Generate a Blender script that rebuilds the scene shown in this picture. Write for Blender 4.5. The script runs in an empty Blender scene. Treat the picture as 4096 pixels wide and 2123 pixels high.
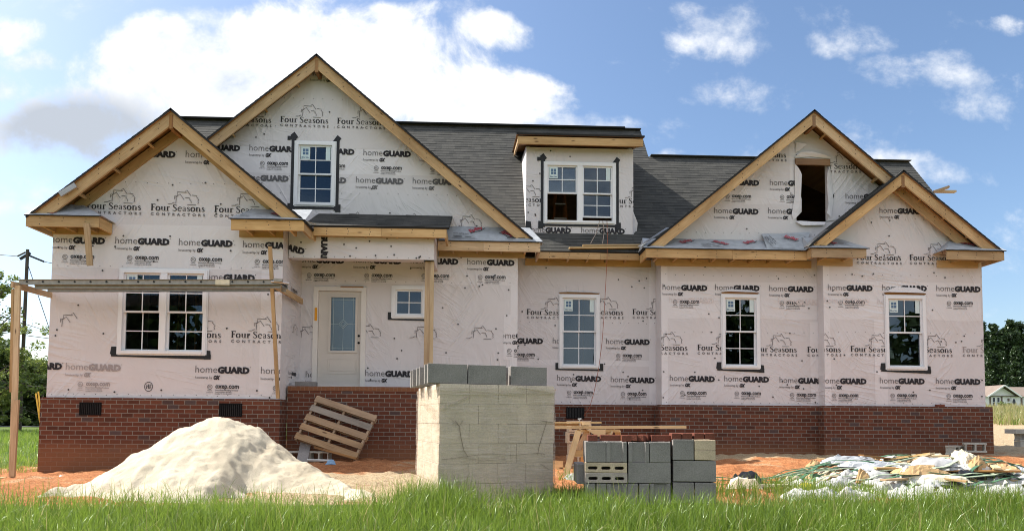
import bpy, bmesh, math, random
import numpy as np
from mathutils import Vector, Matrix
random.seed(7); rng = np.random.default_rng(7)
scn = bpy.context.scene
col = scn.collection
rad = math.radians

# ------------------------------------------------------------------ camera
FPX, CX, CY, SW, SH = 2731.0, 2048.0, 1536.0, 4096.0, 2123.0
CAM = Vector((0.0, 0.0, 0.8))
_y, _p, _r = rad(2.2), rad(3.02), rad(0.4)
FW = Vector((math.sin(_y)*math.cos(_p), math.cos(_y)*math.cos(_p), math.sin(_p)))
_R0 = Vector((math.cos(_y), -math.sin(_y), 0)); _U0 = _R0.cross(FW)
RT = _R0*math.cos(_r) + _U0*math.sin(_r); UP = -_R0*math.sin(_r) + _U0*math.cos(_r)
cd = bpy.data.cameras.new('camera'); cam = bpy.data.objects.new('camera', cd); col.objects.link(cam)
M = Matrix((RT, UP, -FW)).transposed().to_4x4(); M.translation = CAM
cam.matrix_world = M
cd.sensor_width = 36.0; cd.lens = FPX/SW*36.0; cd.shift_y = (CY-SH/2)/SW
cd.clip_start = 0.05; cd.clip_end = 3000
scn.camera = cam

def ray(px, py):
    return FW + RT*((px-CX)/FPX) - UP*((py-CY)/FPX)
def P(px, py, Y):                       # a photo point on the real plane y = Y
    d = ray(px, py); return CAM + d*(Y/d.y)
def PZ(px, py, z):                      # a photo point on a horizontal plane
    d = ray(px, py); return CAM + d*((z-CAM.z)/d.z)

# ------------------------------------------------------------------ world, sun, exposure
SUN = Vector((-0.9, 0.30, 1.0)).normalized()
w = bpy.data.worlds.new('World'); scn.world = w; w.use_nodes = True
nt = w.node_tree; nt.nodes.clear()
class G:
    """tiny node-graph helper"""
    def __init__(s, nt): s.nt = nt
    def n(s, typ, **kw):
        nd = s.nt.nodes.new(typ)
        for k, v in kw.items():
            if k.startswith('i_'):
                nm = k[2:]; key = int(nm) if nm.isdigit() else nm.replace('_', ' ')
                s.set(nd.inputs[key], v)
            else: setattr(nd, k, v)
        return nd
    def set(s, sock, v):
        if isinstance(v, bpy.types.NodeSocket): s.nt.links.new(v, sock)
        elif isinstance(v, bpy.types.Node): s.nt.links.new(v.outputs[0], sock)
        else:
            if hasattr(sock, 'default_value') and sock.type == 'RGBA' and len(v) == 3: v = (*v, 1)
            sock.default_value = v
    def m(s, op, a, b=0.0, c=None, clamp=False):
        nd = s.n('ShaderNodeMath', operation=op, use_clamp=clamp)
        s.set(nd.inputs[0], a); s.set(nd.inputs[1], b)
        if c is not None: s.set(nd.inputs[2], c)
        return nd.outputs[0]
    def mix(s, f, a, b, blend='MIX'):
        nd = s.n('ShaderNodeMix', data_type='RGBA', blend_type=blend)
        s.set(nd.inputs[0], f); s.set(nd.inputs[6], a); s.set(nd.inputs[7], b)
        return nd.outputs[2]
    def ramp(s, f, stops, interp='LINEAR'):
        nd = s.n('ShaderNodeValToRGB'); cr = nd.color_ramp; cr.interpolation = interp
        while len(cr.elements) < len(stops): cr.elements.new(0.5)
        for e, (p, c) in zip(cr.elements, stops):
            e.position = p; e.color = (*c, 1) if len(c) == 3 else c
        s.set(nd.inputs[0], f); return nd.outputs[0]
    def noise(s, vec, scale, detail=4, rough=0.55, dist=0.0):
        nd = s.n('ShaderNodeTexNoise'); s.set(nd.inputs['Vector'], vec)
        nd.inputs['Scale'].default_value = scale; nd.inputs['Detail'].default_value = detail
        nd.inputs['Roughness'].default_value = rough; nd.inputs['Distortion'].default_value = dist
        return nd.outputs[0]
    def mapping(s, vec, scale=(1, 1, 1), rot=(0, 0, 0), loc=(0, 0, 0)):
        nd = s.n('ShaderNodeMapping'); s.set(nd.inputs[0], vec)
        nd.inputs['Scale'].default_value = scale; nd.inputs['Rotation'].default_value = rot
        nd.inputs['Location'].default_value = loc
        return nd.outputs[0]
g = G(nt)
sky = g.n('ShaderNodeTexSky', sky_type='NISHITA', sun_disc=False)
sky.sun_elevation = math.asin(SUN.z); sky.sun_rotation = math.atan2(SUN.x, SUN.y)
sky.air_density = 1.0; sky.dust_density = 1.6; sky.ozone_density = 2.0
SKY_STRENGTH = 0.112
tc = g.n('ShaderNodeTexCoord'); dirv = tc.outputs['Generated']
sep = g.n('ShaderNodeSeparateXYZ'); g.set(sep.inputs[0], dirv)
dx, dy, dz = sep.outputs
front = g.m('MAXIMUM', dy, 0.05)
gu = g.m('DIVIDE', dx, front); gv = g.m('DIVIDE', dz, front)
comb = g.n('ShaderNodeCombineXYZ'); g.set(comb.inputs[0], gu); g.set(comb.inputs[1], gv)
gvec = comb.outputs[0]
warp = g.n('ShaderNodeTexNoise'); g.set(warp.inputs['Vector'], gvec); warp.inputs['Scale'].default_value = 4.0; warp.inputs['Detail'].default_value = 3
wsep = g.n('ShaderNodeSeparateColor', i_0=warp.outputs['Color'])
wu = g.m('ADD', gu, g.m('MULTIPLY', g.m('SUBTRACT', wsep.outputs[0], 0.5), 0.16)); wv = g.m('ADD', gv, g.m('MULTIPLY', g.m('SUBTRACT', wsep.outputs[1], 0.5), 0.10))
n1 = g.noise(gvec, 5.5, 8, 0.62, 0.3)
n2 = g.noise(g.mapping(gvec, loc=(3.1, 7.7, 0)), 16, 6, 0.6)
nsum = g.m('ADD', g.m('MULTIPLY', g.m('SUBTRACT', n1, 0.5), 2.9), g.m('MULTIPLY', g.m('SUBTRACT', n2, 0.5), 0.9))
# cumulus banks: centre and half size as read from the photograph (a direction in the sky), weight
BANKS = [(900, 330, 640, 300, 1.0), (620, 190, 230, 150, 1.0), (1330, 260, 560, 260, 1.0), (1600, 70, 190, 55, .75), (1250, 80, 210, 70, .8),
         (1850, 420, 460, 150, .95), (2300, 480, 260, 70, .6), (1950, 135, 170, 85, .8), (330, 540, 380, 150, .95),
         (50, 120, 160, 90, .7), (150, 225, 210, 60, .65), (40, 340, 130, 110, .7), (470, 222, 90, 35, .55), (30, 850, 160, 40, .45),
         (2950, 110, 200, 150, .55), (2700, 20, 260, 60, .45), (3050, 360, 300, 80, .42), (3650, 340, 480, 110, .45), (3900, 400, 380, 120, .5),
         (3750, 690, 380, 80, .5), (2620, 620, 80, 30, .5), (2800, 170, 120, 60, .35), (3350, 160, 260, 70, .36), (4050, 130, 120, 50, .4), (-500, 500, 400, 250, .8), (4600, 500, 400, 160, .5)]
dens = None; thin = None
for (px, py, rx, ry, wt) in BANKS:
    d = ray(px, py); a = g.m('DIVIDE', g.m('SUBTRACT', wu, d.x/d.y), rx/FPX*1.1); b = g.m('DIVIDE', g.m('SUBTRACT', wv, d.z/d.y), ry/FPX*1.1)
    e = g.m('SUBTRACT', 1.0, g.m('ADD', g.m('MULTIPLY', a, a), g.m('MULTIPLY', b, b)))
    if wt < .62:
        e = g.m('MULTIPLY', g.m('MAXIMUM', e, 0.0), wt*1.9); thin = e if thin is None else g.m('MAXIMUM', thin, e); continue
    e = g.m('MULTIPLY', g.m('MAXIMUM', e, -1.0), wt)
    dens = e if dens is None else g.m('SMOOTH_MAX', dens, e, 0.25)
cl = g.m('ADD', dens, nsum)
cov = g.n('ShaderNodeMapRange', interpolation_type='SMOOTHSTEP'); g.set(cov.inputs[0], cl)
cov.inputs[1].default_value = 0.0; cov.inputs[2].default_value = 0.72
n3 = g.noise(g.mapping(gvec, scale=(1, 1.35, 1), rot=(0, 0, 0.2), loc=(5, 2, 0)), 5.5, 9, 0.62, 0.2)
wisp = g.n('ShaderNodeMapRange', interpolation_type='SMOOTHSTEP'); g.set(wisp.inputs[0], n3); wisp.inputs[1].default_value = .36; wisp.inputs[2].default_value = .72
wd = g.m('ADD', g.m('MULTIPLY', thin, 0.72), g.m('SUBTRACT', g.m('ADD', g.m('MULTIPLY', g.m('SUBTRACT', n3, 0.5), 4.2), g.m('MULTIPLY', g.m('SUBTRACT', n2, 0.5), 1.3)), 0.22))
wisp = g.n('ShaderNodeMapRange', interpolation_type='SMOOTHSTEP'); g.set(wisp.inputs[0], wd); wisp.inputs[1].default_value = 0.0; wisp.inputs[2].default_value = 1.25
cvr = g.m('MAXIMUM', cov.outputs[0], g.m('MULTIPLY', wisp.outputs[0], 0.9))
cover = g.m('MULTIPLY', cvr, g.m('GREATER_THAN', dy, 0.06))
# unseen bright cloud over and behind the camera, added to fill the shaded front
nb = g.noise(g.mapping(dirv, scale=(1, 1, 1.6)), 2.2, 7, 0.6, 0.2)
bank = g.n('ShaderNodeMapRange', interpolation_type='SMOOTHSTEP'); g.set(bank.inputs[0], nb)
bank.inputs[1].default_value = 0.40; bank.inputs[2].default_value = 0.62
rear = g.n('ShaderNodeMapRange', interpolation_type='SMOOTHSTEP'); g.set(rear.inputs[0], dy)
rear.inputs[1].default_value = 0.12; rear.inputs[2].default_value = -0.15
high = g.m('MULTIPLY', g.m('GREATER_THAN', dz, -0.02), rear.outputs[0])
cover2 = g.m('MULTIPLY', bank.outputs[0], high)
tone = g.m('ADD', g.m('MULTIPLY', n1, 0.9), g.m('MULTIPLY', n2, 0.4))
gd = ray(310, 540)
ga = g.m('DIVIDE', g.m('SUBTRACT', gu, gd.x/gd.y), 430/FPX); gb = g.m('DIVIDE', g.m('SUBTRACT', gv, gd.z/gd.y), 210/FPX)
grey = g.m('SUBTRACT', 1.0, g.m('ADD', g.m('MULTIPLY', ga, ga), g.m('MULTIPLY', gb, gb)), clamp=True)
ccol = g.ramp(tone, [(0.44, (.64, .71, .83)), (0.60, (.88, .92, .98)), (0.74, (1.08, 1.08, 1.08)), (0.86, (1.2, 1.2, 1.19))])
ccol = g.mix(g.m('MULTIPLY', grey, 1.5, clamp=True), ccol, (.53, .58, .66))
hsv = g.n('ShaderNodeHueSaturation', i_Saturation=1.06, i_Value=1.0); g.set(hsv.inputs['Color'], sky)
bg1 = g.n('ShaderNodeBackground'); g.set(bg1.inputs[0], hsv); bg1.inputs[1].default_value = SKY_STRENGTH
bg2 = g.n('ShaderNodeBackground'); g.set(bg2.inputs[0], ccol); bg2.inputs[1].default_value = 0.63
bg3 = g.n('ShaderNodeBackground'); bg3.inputs[0].default_value = (1.0, 1.0, 1.0, 1); bg3.inputs[1].default_value = 0.97
ms = g.n('ShaderNodeMixShader'); g.set(ms.inputs[0], cover); g.set(ms.inputs[1], bg1.outputs[0]); g.set(ms.inputs[2], bg2.outputs[0])
ms2 = g.n('ShaderNodeMixShader'); g.set(ms2.inputs[0], cover2); g.set(ms2.inputs[1], ms.outputs[0]); g.set(ms2.inputs[2], bg3.outputs[0])
out = g.n('ShaderNodeOutputWorld'); g.set(out.inputs[0], ms2.outputs[0])
sd = bpy.data.lights.new('sun', 'SUN'); sd.energy = 5.0; sd.angle = rad(0.5); sd.color = (1.0, 0.94, 0.84)
so = bpy.data.objects.new('sun', sd); col.objects.link(so)
so.rotation_euler = SUN.to_track_quat('Z', 'Y').to_euler(); so.location = (-20, 20, 30)
scn.view_settings.view_transform = 'Standard'; scn.view_settings.look = 'None'
scn.view_settings.exposure = 0.85; scn.view_settings.gamma = 1.0
scn.cycles.max_bounces = 6; scn.cycles.diffuse_bounces = 3; scn.cycles.transparent_max_bounces = 16
scn.cycles.filter_width = 1.0; scn.cycles.use_denoising = True
try: scn.cycles.denoiser = 'OPENIMAGEDENOISE'
except Exception: pass

# ------------------------------------------------------------------ materials
def mat(name):
    m = bpy.data.materials.new(name); m.use_nodes = True; m.node_tree.nodes.clear(); gg = G(m.node_tree)
    o = gg.n('ShaderNodeOutputMaterial'); b = gg.n('ShaderNodeBsdfPrincipled'); gg.set(o.inputs[0], b.outputs[0])
    return m, gg, b, o
def pset(gg, b, color=None, rough=None, normal=None, **kw):
    if color is not None: gg.set(b.inputs['Base Color'], color)
    if rough is not None: gg.set(b.inputs['Roughness'], rough)
    if normal is not None: gg.set(b.inputs['Normal'], normal)
    for k, v in kw.items(): gg.set(b.inputs[k.replace('_', ' ')], v)
def bump(gg, h, strength, dist):
    nd = gg.n('ShaderNodeBump'); gg.set(nd.inputs['Height'], h); nd.inputs['Strength'].default_value = strength
    nd.inputs['Distance'].default_value = dist; return nd.outputs[0]
def objco(gg): return gg.n('ShaderNodeTexCoord').outputs['Object']
def uvco(gg): return gg.n('ShaderNodeTexCoord').outputs['UV']
def plain(name, c, rough=0.6, var=0.12, scale=30, bmp=0.0, bscale=80, metallic=0.0, spec=0.3):
    m, gg, b, o = mat(name); co = objco(gg)
    nz = gg.noise(co, scale, 4)
    f = gg.ramp(nz, [(0.3, tuple(x*(1-var) for x in c)), (0.7, tuple(min(1, x*(1+var)) for x in c))])
    nrm = bump(gg, gg.noise(co, bscale, 3), bmp, 0.01) if bmp else None
    pset(gg, b, f, rough, nrm, Metallic=metallic, Specular_IOR_Level=spec); return m

def wrap_mat(name, c):
    m, gg, b, o = mat(name); co = objco(gg)
    big = gg.noise(gg.mapping(co, scale=(.7, 1, .5)), 1.3, 3, .5, .4)
    colr = gg.ramp(big, [(0.3, tuple(x*.97 for x in c)), (0.7, tuple(min(1, x*1.02) for x in c))])
    def ridge(rot, sc, s, lo, hi, pw):
        n_ = gg.noise(gg.mapping(gg.mapping(co, rot=(0, rad(rot), 0)), scale=sc), s, 2, .5, .5)
        r_ = gg.m('POWER', gg.m('SUBTRACT', 1.0, gg.m('MULTIPLY', gg.m('ABSOLUTE', gg.m('SUBTRACT', n_, .5)), 2.0), clamp=True), pw)
        k_ = gg.ramp(gg.noise(gg.mapping(co, loc=(rot*.37, 0, s)), .85, 2), [(lo, (0, 0, 0)), (hi, (1, 1, 1))])
        return gg.m('MULTIPLY', r_, k_)
    und = gg.noise(gg.mapping(co, scale=(1.4, 1, .8)), 1.1, 3, .5, .5)
    h = gg.m('MULTIPLY', und, 1.6)
    for rot, sc, s, lo, hi, pw, am in ((28, (4.2, 1, .5), 1.2, .50, .64, 7, .40), (-38, (4.6, 1, .5), 1.1, .52, .66, 8, .36), (6, (4, 1, .4), 1.2, .54, .68, 6, .28), (80, (4.5, 1, .45), 1.1, .50, .66, 7, .36), (55, (5.5, 1, .6), 1.3, .54, .68, 9, .28)):
        h = gg.m('ADD', h, gg.m('MULTIPLY', ridge(rot, sc, s, lo, hi, pw), am))
    pset(gg, b, colr, .5, bump(gg, h, .58, .05), Specular_IOR_Level=.3); return m

def wood_mat(name, light, dark, knots=True, rough=.6):
    m, gg, b, o = mat(name); uv = uvco(gg)
    grain = gg.noise(gg.mapping(uv, scale=(1.3, 26, 1)), 3.0, 5, .6, .8)
    ring = gg.noise(gg.mapping(uv, scale=(.5, 9, 1)), 2.4, 2, .5, 1.6)
    f = gg.m('ADD', gg.m('MULTIPLY', grain, .55), gg.m('MULTIPLY', ring, .45))
    c = gg.ramp(f, [(.32, dark), (.5, tuple((a+2*b_)/3 for a, b_ in zip(dark, light))), (.68, light)])
    blot = gg.noise(gg.mapping(uv, scale=(.6, 2, 1)), 1.5, 3)
    c = gg.mix(gg.m('MULTIPLY', gg.m('SUBTRACT', blot, .42, clamp=True), 2.6), c, tuple(x*.66 for x in dark))
    if knots:
        vo = gg.n('ShaderNodeTexVoronoi', feature='F1'); gg.set(vo.inputs['Vector'], gg.mapping(uv, scale=(2.3, 8.5, 1)))
        vo.inputs['Scale'].default_value = 1.0
        k = gg.ramp(vo.outputs['Distance'], [(.06, (1, 1, 1)), (.15, (0, 0, 0))])
        pick = gg.m('GREATER_THAN', gg.n('ShaderNodeSeparateColor', i_0=vo.outputs['Color']).outputs[0], .38)
        c = gg.mix(gg.m('MULTIPLY', k, pick), c, (.09, .045, .02))
    rnd = gg.n('ShaderNodeObjectInfo').outputs['Random']
    hv = gg.n('ShaderNodeHueSaturation'); gg.set(hv.inputs['Value'], gg.m('ADD', .80, gg.m('MULTIPLY', rnd, .34))); gg.set(hv.inputs['Saturation'], gg.m('ADD', .85, gg.m('MULTIPLY', gg.m('FRACT', gg.m('MULTIPLY', rnd, 7.3)), .28))); gg.set(hv.inputs['Color'], c)
    pset(gg, b, hv.outputs[0], rough, bump(gg, grain, .25, .004), Specular_IOR_Level=.25); return m

def brick_mat():
    m, gg, b, o = mat('red_brick'); uv = uvco(gg)
    warp = gg.noise(uv, 6, 2); 
    br = gg.n('ShaderNodeTexBrick', offset=.5, squash=1.0); gg.set(br.inputs['Vector'], gg.mapping(gg.mix(.006, uv, gg.n('ShaderNodeTexNoise', i_Scale=5.0, i_Vector=uv).outputs['Color'])))
    for k, v in (('Scale', 1.0), ('Mortar Size', .0062), ('Mortar Smooth', .25), ('Bias', 0.0), ('Brick Width', .203), ('Row Height', .08)): br.inputs[k].default_value = v
    br.inputs['Color1'].default_value = (0, 0, 0, 1); br.inputs['Color2'].default_value = (1, 1, 1, 1); br.inputs['Mortar'].default_value = (.5, .5, .5, 1)
    tint = gg.n('ShaderNodeSeparateColor', i_0=br.outputs['Color']).outputs[0]
    c = gg.ramp(tint, [(0.0, (.078, .031, .020)), (.25, (.165, .052, .028)), (.5, (.115, .039, .023)), (.72, (.19, .068, .038)), (.90, (.14, .050, .031)), (.925, (.075, .055, .052)), (1.0, (.09, .073, .073))])
    nz = gg.noise(uv, 22, 5, .65)
    c = gg.mix(gg.m('MULTIPLY', nz, .7), c, (.075, .026, .017))
    sm = gg.noise(uv, 1.3, 4, .6)
    c = gg.mix(gg.ramp(gg.noise(uv, 9, 4, .7), [(.66, (0, 0, 0)), (.78, (.5, .5, .5))]), c, (.38, .22, .17))
    mo = gg.mix(gg.noise(uv, 30, 3), (.19, .165, .14), (.27, .24, .20))
    c = gg.mix(br.outputs['Fac'], c, mo)
    sp = gg.n('ShaderNodeSeparateXYZ', i_0=uv)
    low = gg.n('ShaderNodeMapRange', interpolation_type='SMOOTHSTEP'); gg.set(low.inputs[0], gg.m('ADD', sp.outputs[1], gg.m('MULTIPLY', sm, .25)))
    low.inputs[1].default_value = .62; low.inputs[2].default_value = .2
    c = gg.mix(gg.m('MULTIPLY', low.outputs[0], .75), c, (.22, .10, .05))       # mud splashed up the lowest courses
    h = gg.m('SUBTRACT', gg.m('MULTIPLY', nz, .35), br.outputs['Fac'])
    pset(gg, b, c, .85, bump(gg, h, .7, .006), Specular_IOR_Level=.2); return m

def shingle_mat():
    m, gg, b, o = mat('shingle'); uv = uvco(gg)
    br = gg.n('ShaderNodeTexBrick', offset=.37, squash=1.0); gg.set(br.inputs['Vector'], uv)
    for k, v in (('Scale', 1.0), ('Mortar Size', .004), ('Mortar Smooth', .1), ('Bias', 0.0), ('Brick Width', .17), ('Row Height', .14)): br.inputs[k].default_value = v
    br.inputs['Color1'].default_value = (0, 0, 0, 1); br.inputs['Color2'].default_value = (1, 1, 1, 1); br.inputs['Mortar'].default_value = (.2, .2, .2, 1)
    tint = gg.n('ShaderNodeSeparateColor', i_0=br.outputs['Color']).outputs[0]
    c = gg.ramp(tint, [(0.0, (.050, .051, .050)), (.4, (.068, .068, .065)), (.7, (.086, .085, .079)), (1.0, (.06, .06, .059))])
    c = gg.mix(gg.ramp(gg.noise(uv, 1.0, 3), [(.4, (0, 0, 0)), (.7, (.35, .35, .35))]), c, (.10, .098, .09))
    gr = gg.noise(uv, 160, 2)
    c = gg.mix(gg.m('MULTIPLY', gr, .5), c, (.045, .045, .043))
    pset(gg, b, c, .9, bump(gg, gr, .5, .004), Specular_IOR_Level=.15); return m

def glass_mat(name, rough=.0, tint=(1, 1, 1), refl=1.0):
    m, gg, b, o = mat(name); gg.nt.nodes.remove(b)
    fr = gg.n('ShaderNodeFresnel'); fr.inputs[0].default_value = 1.75
    tr = gg.n('ShaderNodeBsdfTransparent'); tr.inputs[0].default_value = (*[x*.75 for x in tint], 1)
    gl = gg.n('ShaderNodeBsdfGlossy'); gl.inputs['Roughness'].default_value = rough; gl.inputs[0].default_value = (.66, .84, 1.0, 1)
    co = objco(gg)
    gg.set(gl.inputs['Normal'], bump(gg, gg.noise(co, 1.6, 2), .012, .02))
    mx = gg.n('ShaderNodeMixShader'); gg.set(mx.inputs[0], gg.m('MULTIPLY', fr, refl)); gg.set(mx.inputs[1], tr.outputs[0]); gg.set(mx.inputs[2], gl.outputs[0])
    if rough > .05:                                  # frosted: part of the light scatters
        df = gg.n('ShaderNodeBsdfDiffuse'); df.inputs[0].default_value = (.26, .36, .44, 1); m3 = gg.n('ShaderNodeMixShader'); m3.inputs[0].default_value = .55
        gg.set(m3.inputs[1], mx.outputs[0]); gg.set(m3.inputs[2], df.outputs[0]); gg.set(o.inputs[0], m3.outputs[0]); return m
    gg.set(o.inputs[0], mx.outputs[0]); return m

def film_mat():
    m, gg, b, o = mat('stretch_film'); gg.nt.nodes.remove(b); co = objco(gg)
    st = gg.noise(gg.mapping(co, scale=(1.2, 1.2, 14), rot=(rad(6), rad(7), 0)), 3.0, 5, .6, .9)
    st2 = gg.noise(gg.mapping(co, scale=(7, 7, 1.0), rot=(0, rad(20), 0)), 2.2, 4, .6, .7)
    f = gg.m('ADD', gg.ramp(st, [(.42, (.12, .12, .12)), (.70, (.48, .48, .48))]), gg.ramp(st2, [(.55, (0, 0, 0)), (.75, (.25, .25, .25))]))
    tr = gg.n('ShaderNodeBsdfTransparent'); tr.inputs[0].default_value = (.93, .93, .9, 1)
    df = gg.n('ShaderNodeBsdfPrincipled'); pset(gg, df, (.74, .64, .55), .25, bump(gg, gg.m('ADD', st, st2), .22, .02), Specular_IOR_Level=.6)
    mx = gg.n('ShaderNodeMixShader'); gg.set(mx.inputs[0], gg.m('MINIMUM', f, .74)); gg.set(mx.inputs[1], tr.outputs[0]); gg.set(mx.inputs[2], df.outputs[0])
    gg.set(o.inputs[0], mx.outputs[0]); return m

def cmu_mat(name, c):
    m, gg, b, o = mat(name); co = objco(gg)
    nz = gg.noise(co, 90, 3, .7); n0 = gg.noise(co, 5, 4)
    col_ = gg.ramp(gg.m('ADD', gg.m('MULTIPLY', nz, .6), gg.m('MULTIPLY', n0, .4)), [(.32, tuple(x*.68 for x in c)), (.5, c), (.68, tuple(min(1, x*1.28) for x in c))])
    pset(gg, b, col_, .95, bump(gg, nz, .6, .006), Specular_IOR_Level=.15); return m

def leaf_mat(name, c1, c2, trans=.45, straw=False):
    m, gg, b, o = mat(name); gg.nt.nodes.remove(b)
    at = gg.n('ShaderNodeAttribute', attribute_name='rnd'); co = objco(gg)
    c = gg.mix(at.outputs['Fac'], c1, c2)
    if straw: c = gg.mix(gg.ramp(at.outputs['Fac'], [(.945, (0, 0, 0)), (.955, (1, 1, 1))]), c, (.40, .37, .16))
    c = gg.mix(gg.ramp(gg.noise(co, .8, 2), [(.4, (0, 0, 0)), (.7, (.5, .5, .5))]), c, tuple(x*.6 for x in c1))
    d = gg.n('ShaderNodeBsdfDiffuse'); gg.set(d.inputs[0], c)
    t = gg.n('ShaderNodeBsdfTranslucent'); gg.set(t.inputs[0], gg.mix(.5, c, tuple(min(1, x*1.5) for x in c2)))
    gl = gg.n('ShaderNodeBsdfGlossy'); gl.inputs['Roughness'].default_value = .35; gl.inputs[0].default_value = (.9, 1, .9, 1)
    mx = gg.n('ShaderNodeMixShader'); mx.inputs[0].default_value = trans; gg.set(mx.inputs[1], d.outputs[0]); gg.set(mx.inputs[2], t.outputs[0])
    m2 = gg.n('ShaderNodeMixShader'); m2.inputs[0].default_value = .04; gg.set(m2.inputs[1], mx.outputs[0]); gg.set(m2.inputs[2], gl.outputs[0])
    gg.set(o.inputs[0], m2.outputs[0]); return m

def sand_mat():
    m, gg, b, o = mat('sand'); co = objco(gg)
    c = gg.ramp(gg.noise(co, 3, 5, .6), [(.3, (.54, .475, .36)), (.7, (.68, .61, .48))])
    c = gg.mix(gg.ramp(gg.noise(co, 70, 3, .7), [(.32, (.45, .45, .45)), (.5, (0, 0, 0))]), c, (.40, .33, .23))
    c = gg.mix(gg.ramp(gg.noise(co, 1.1, 4, .6), [(.54, (0, 0, 0)), (.70, (.4, .4, .4))]), c, (.38, .31, .22))     # damp patches
    h = gg.m('ADD', gg.m('MULTIPLY', gg.noise(co, 28, 6, .7), 1.0), gg.m('MULTIPLY', gg.noise(co, 85, 3, .75), .7))
    pset(gg, b, c, .95, bump(gg, h, .7, .032), Specular_IOR_Level=.1); return m

def ground_mat():
    m, gg, b, o = mat('site_soil'); co = objco(gg)
    ag = gg.n('ShaderNodeAttribute', attribute_name='grassy').outputs['Fac']; asn = gg.n('ShaderNodeAttribute', attribute_name='sandy').outputs['Fac']
    n0 = gg.noise(co, 1.1, 6, .65); n1_ = gg.noise(co, 9, 6, .7); n2_ = gg.noise(co, 45, 4, .7)
    clay = gg.ramp(gg.m('ADD', gg.m('MULTIPLY', n0, .5), gg.m('MULTIPLY', n1_, .5)), [(.32, (.23, .085, .036)), (.48, (.46, .19, .08)), (.68, (.60, .32, .16))])
    sandc = gg.ramp(n1_, [(.3, (.40, .30, .18)), (.7, (.55, .45, .30))])
    fs = gg.m('ADD', asn, gg.m('MULTIPLY', gg.m('SUBTRACT', n0, .5), 1.5))
    fs = gg.ramp(fs, [(.40, (0, 0, 0)), (.62, (1, 1, 1))])
    c = gg.mix(fs, clay, sandc)
    c = gg.mix(gg.ramp(n2_, [(.34, (.8, .8, .8)), (.52, (0, 0, 0))]), c, (.13, .055, .028))
    grs = gg.ramp(gg.m('ADD', gg.m('MULTIPLY', n2_, .5), gg.m('MULTIPLY', n0, .5)), [(.35, (.05, .085, .018)), (.52, (.10, .15, .035)), (.68, (.24, .24, .09))])
    fg = gg.ramp(gg.m('ADD', ag, gg.m('MULTIPLY', gg.m('SUBTRACT', n1_, .5), .8)), [(.42, (0, 0, 0)), (.58, (1, 1, 1))])
    c = gg.mix(fg, c, grs)
    h = gg.m('ADD', gg.m('MULTIPLY', n1_, 1.0), gg.m('MULTIPLY', n2_, .4))
    pset(gg, b, c, .95, bump(gg, h, .9, .06), Specular_IOR_Level=.1); return m

MT = {}
MT['wrap'] = wrap_mat('house_wrap', (.65, .612, .618))
MT['wrap2'] = wrap_mat('house_wrap_lap', (.71, .676, .686))
def print_mat(name, c):
    m, gg, b, o = mat(name); co = objco(gg)
    nz = gg.noise(co, 40, 4, .7)
    pset(gg, b, gg.ramp(nz, [(.3, c), (.75, tuple(x*1.6+.01 for x in c))]), .6, Specular_IOR_Level=.2); return m
MT['ink'] = print_mat('wrap_print', (.022, .02, .024))
MT['ink2'] = print_mat('wrap_print_thin', (.10, .09, .095))
MT['inkfade'] = print_mat('wrap_print_worn', (.27, .24, .24))
MT['inkghost'] = print_mat('wrap_print_showing_through', (.53, .475, .47))
MT['red_ink'] = print_mat('underlayment_print', (.30, .045, .06))
MT['dot'] = plain('cap_nail', (.06, .055, .055), .4)
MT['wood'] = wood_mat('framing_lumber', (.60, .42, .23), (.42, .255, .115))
MT['wood_pale'] = wood_mat('new_pine', (.70, .52, .29), (.54, .36, .17))
MT['wood_frieze'] = wood_mat('frieze_pine', (.56, .37, .17), (.42, .26, .11), knots=False)
MT['wood_old'] = wood_mat('weathered_pallet_wood', (.40, .27, .16), (.22, .135, .075))
MT['wood_grey'] = wood_mat('greyed_pallet_wood', (.36, .31, .26), (.20, .17, .14))
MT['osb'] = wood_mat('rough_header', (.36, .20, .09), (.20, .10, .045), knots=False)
MT['brick'] = brick_mat()
MT['shingle'] = shingle_mat()
MT['edge'] = plain('roof_edge', (.02, .02, .02), .8)
def rubbish_mat():
    m, gg, b, o = mat('mixed_scraps'); co = objco(gg)
    vo = gg.n('ShaderNodeTexVoronoi', feature='F1'); gg.set(vo.inputs['Vector'], gg.mapping(co, scale=(3.0, 9, 9), rot=(0, 0, .2))); vo.inputs['Scale'].default_value = 1.6
    f = gg.n('ShaderNodeSeparateColor', i_0=vo.outputs['Color']).outputs[0]
    c = gg.ramp(f, [(0, (.30, .20, .11)), (.18, (.62, .55, .40)), (.36, (.08, .07, .06)), (.5, (.55, .40, .22)), (.62, (.70, .68, .62)), (.8, (.10, .22, .12)), (.9, (.60, .54, .42))], 'CONSTANT')
    pset(gg, b, c, .7, bump(gg, gg.noise(co, 18, 5, .7), 1.0, .05)); return m
MT['rubbish'] = rubbish_mat()
MT['under'] = plain('grey_underlayment', (.36, .38, .41), .45, .15, 8, .35, 14)
MT['glass'] = glass_mat('window_glass')
MT['glass_door'] = glass_mat('door_glass', .12, (.55, .7, .75), 1.6)
MT['vinyl'] = plain('white_vinyl', (.78, .78, .80), .35, .03, 4)
MT['doorpaint'] = plain('primed_door', (.60, .55, .50), .5, .03, 3)
MT['jamb'] = plain('door_jamb', (.72, .68, .64), .5, .03, 3)
MT['tape'] = plain('flashing_tape', (.018, .018, .02), .45, .3, 40, .9, 30)
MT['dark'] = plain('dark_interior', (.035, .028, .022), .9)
MT['vent'] = plain('vent_black', (.008, .008, .009), .7, spec=.1)
MT['cmu'] = cmu_mat('grey_block', (.25, .232, .222))
MT['cmu_tan'] = cmu_mat('tan_block', (.54, .43, .31))
MT['cmu_pink'] = cmu_mat('pinkish_block', (.42, .36, .32))
MT['cmu_pale'] = cmu_mat('pale_block', (.45, .43, .38))
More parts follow.
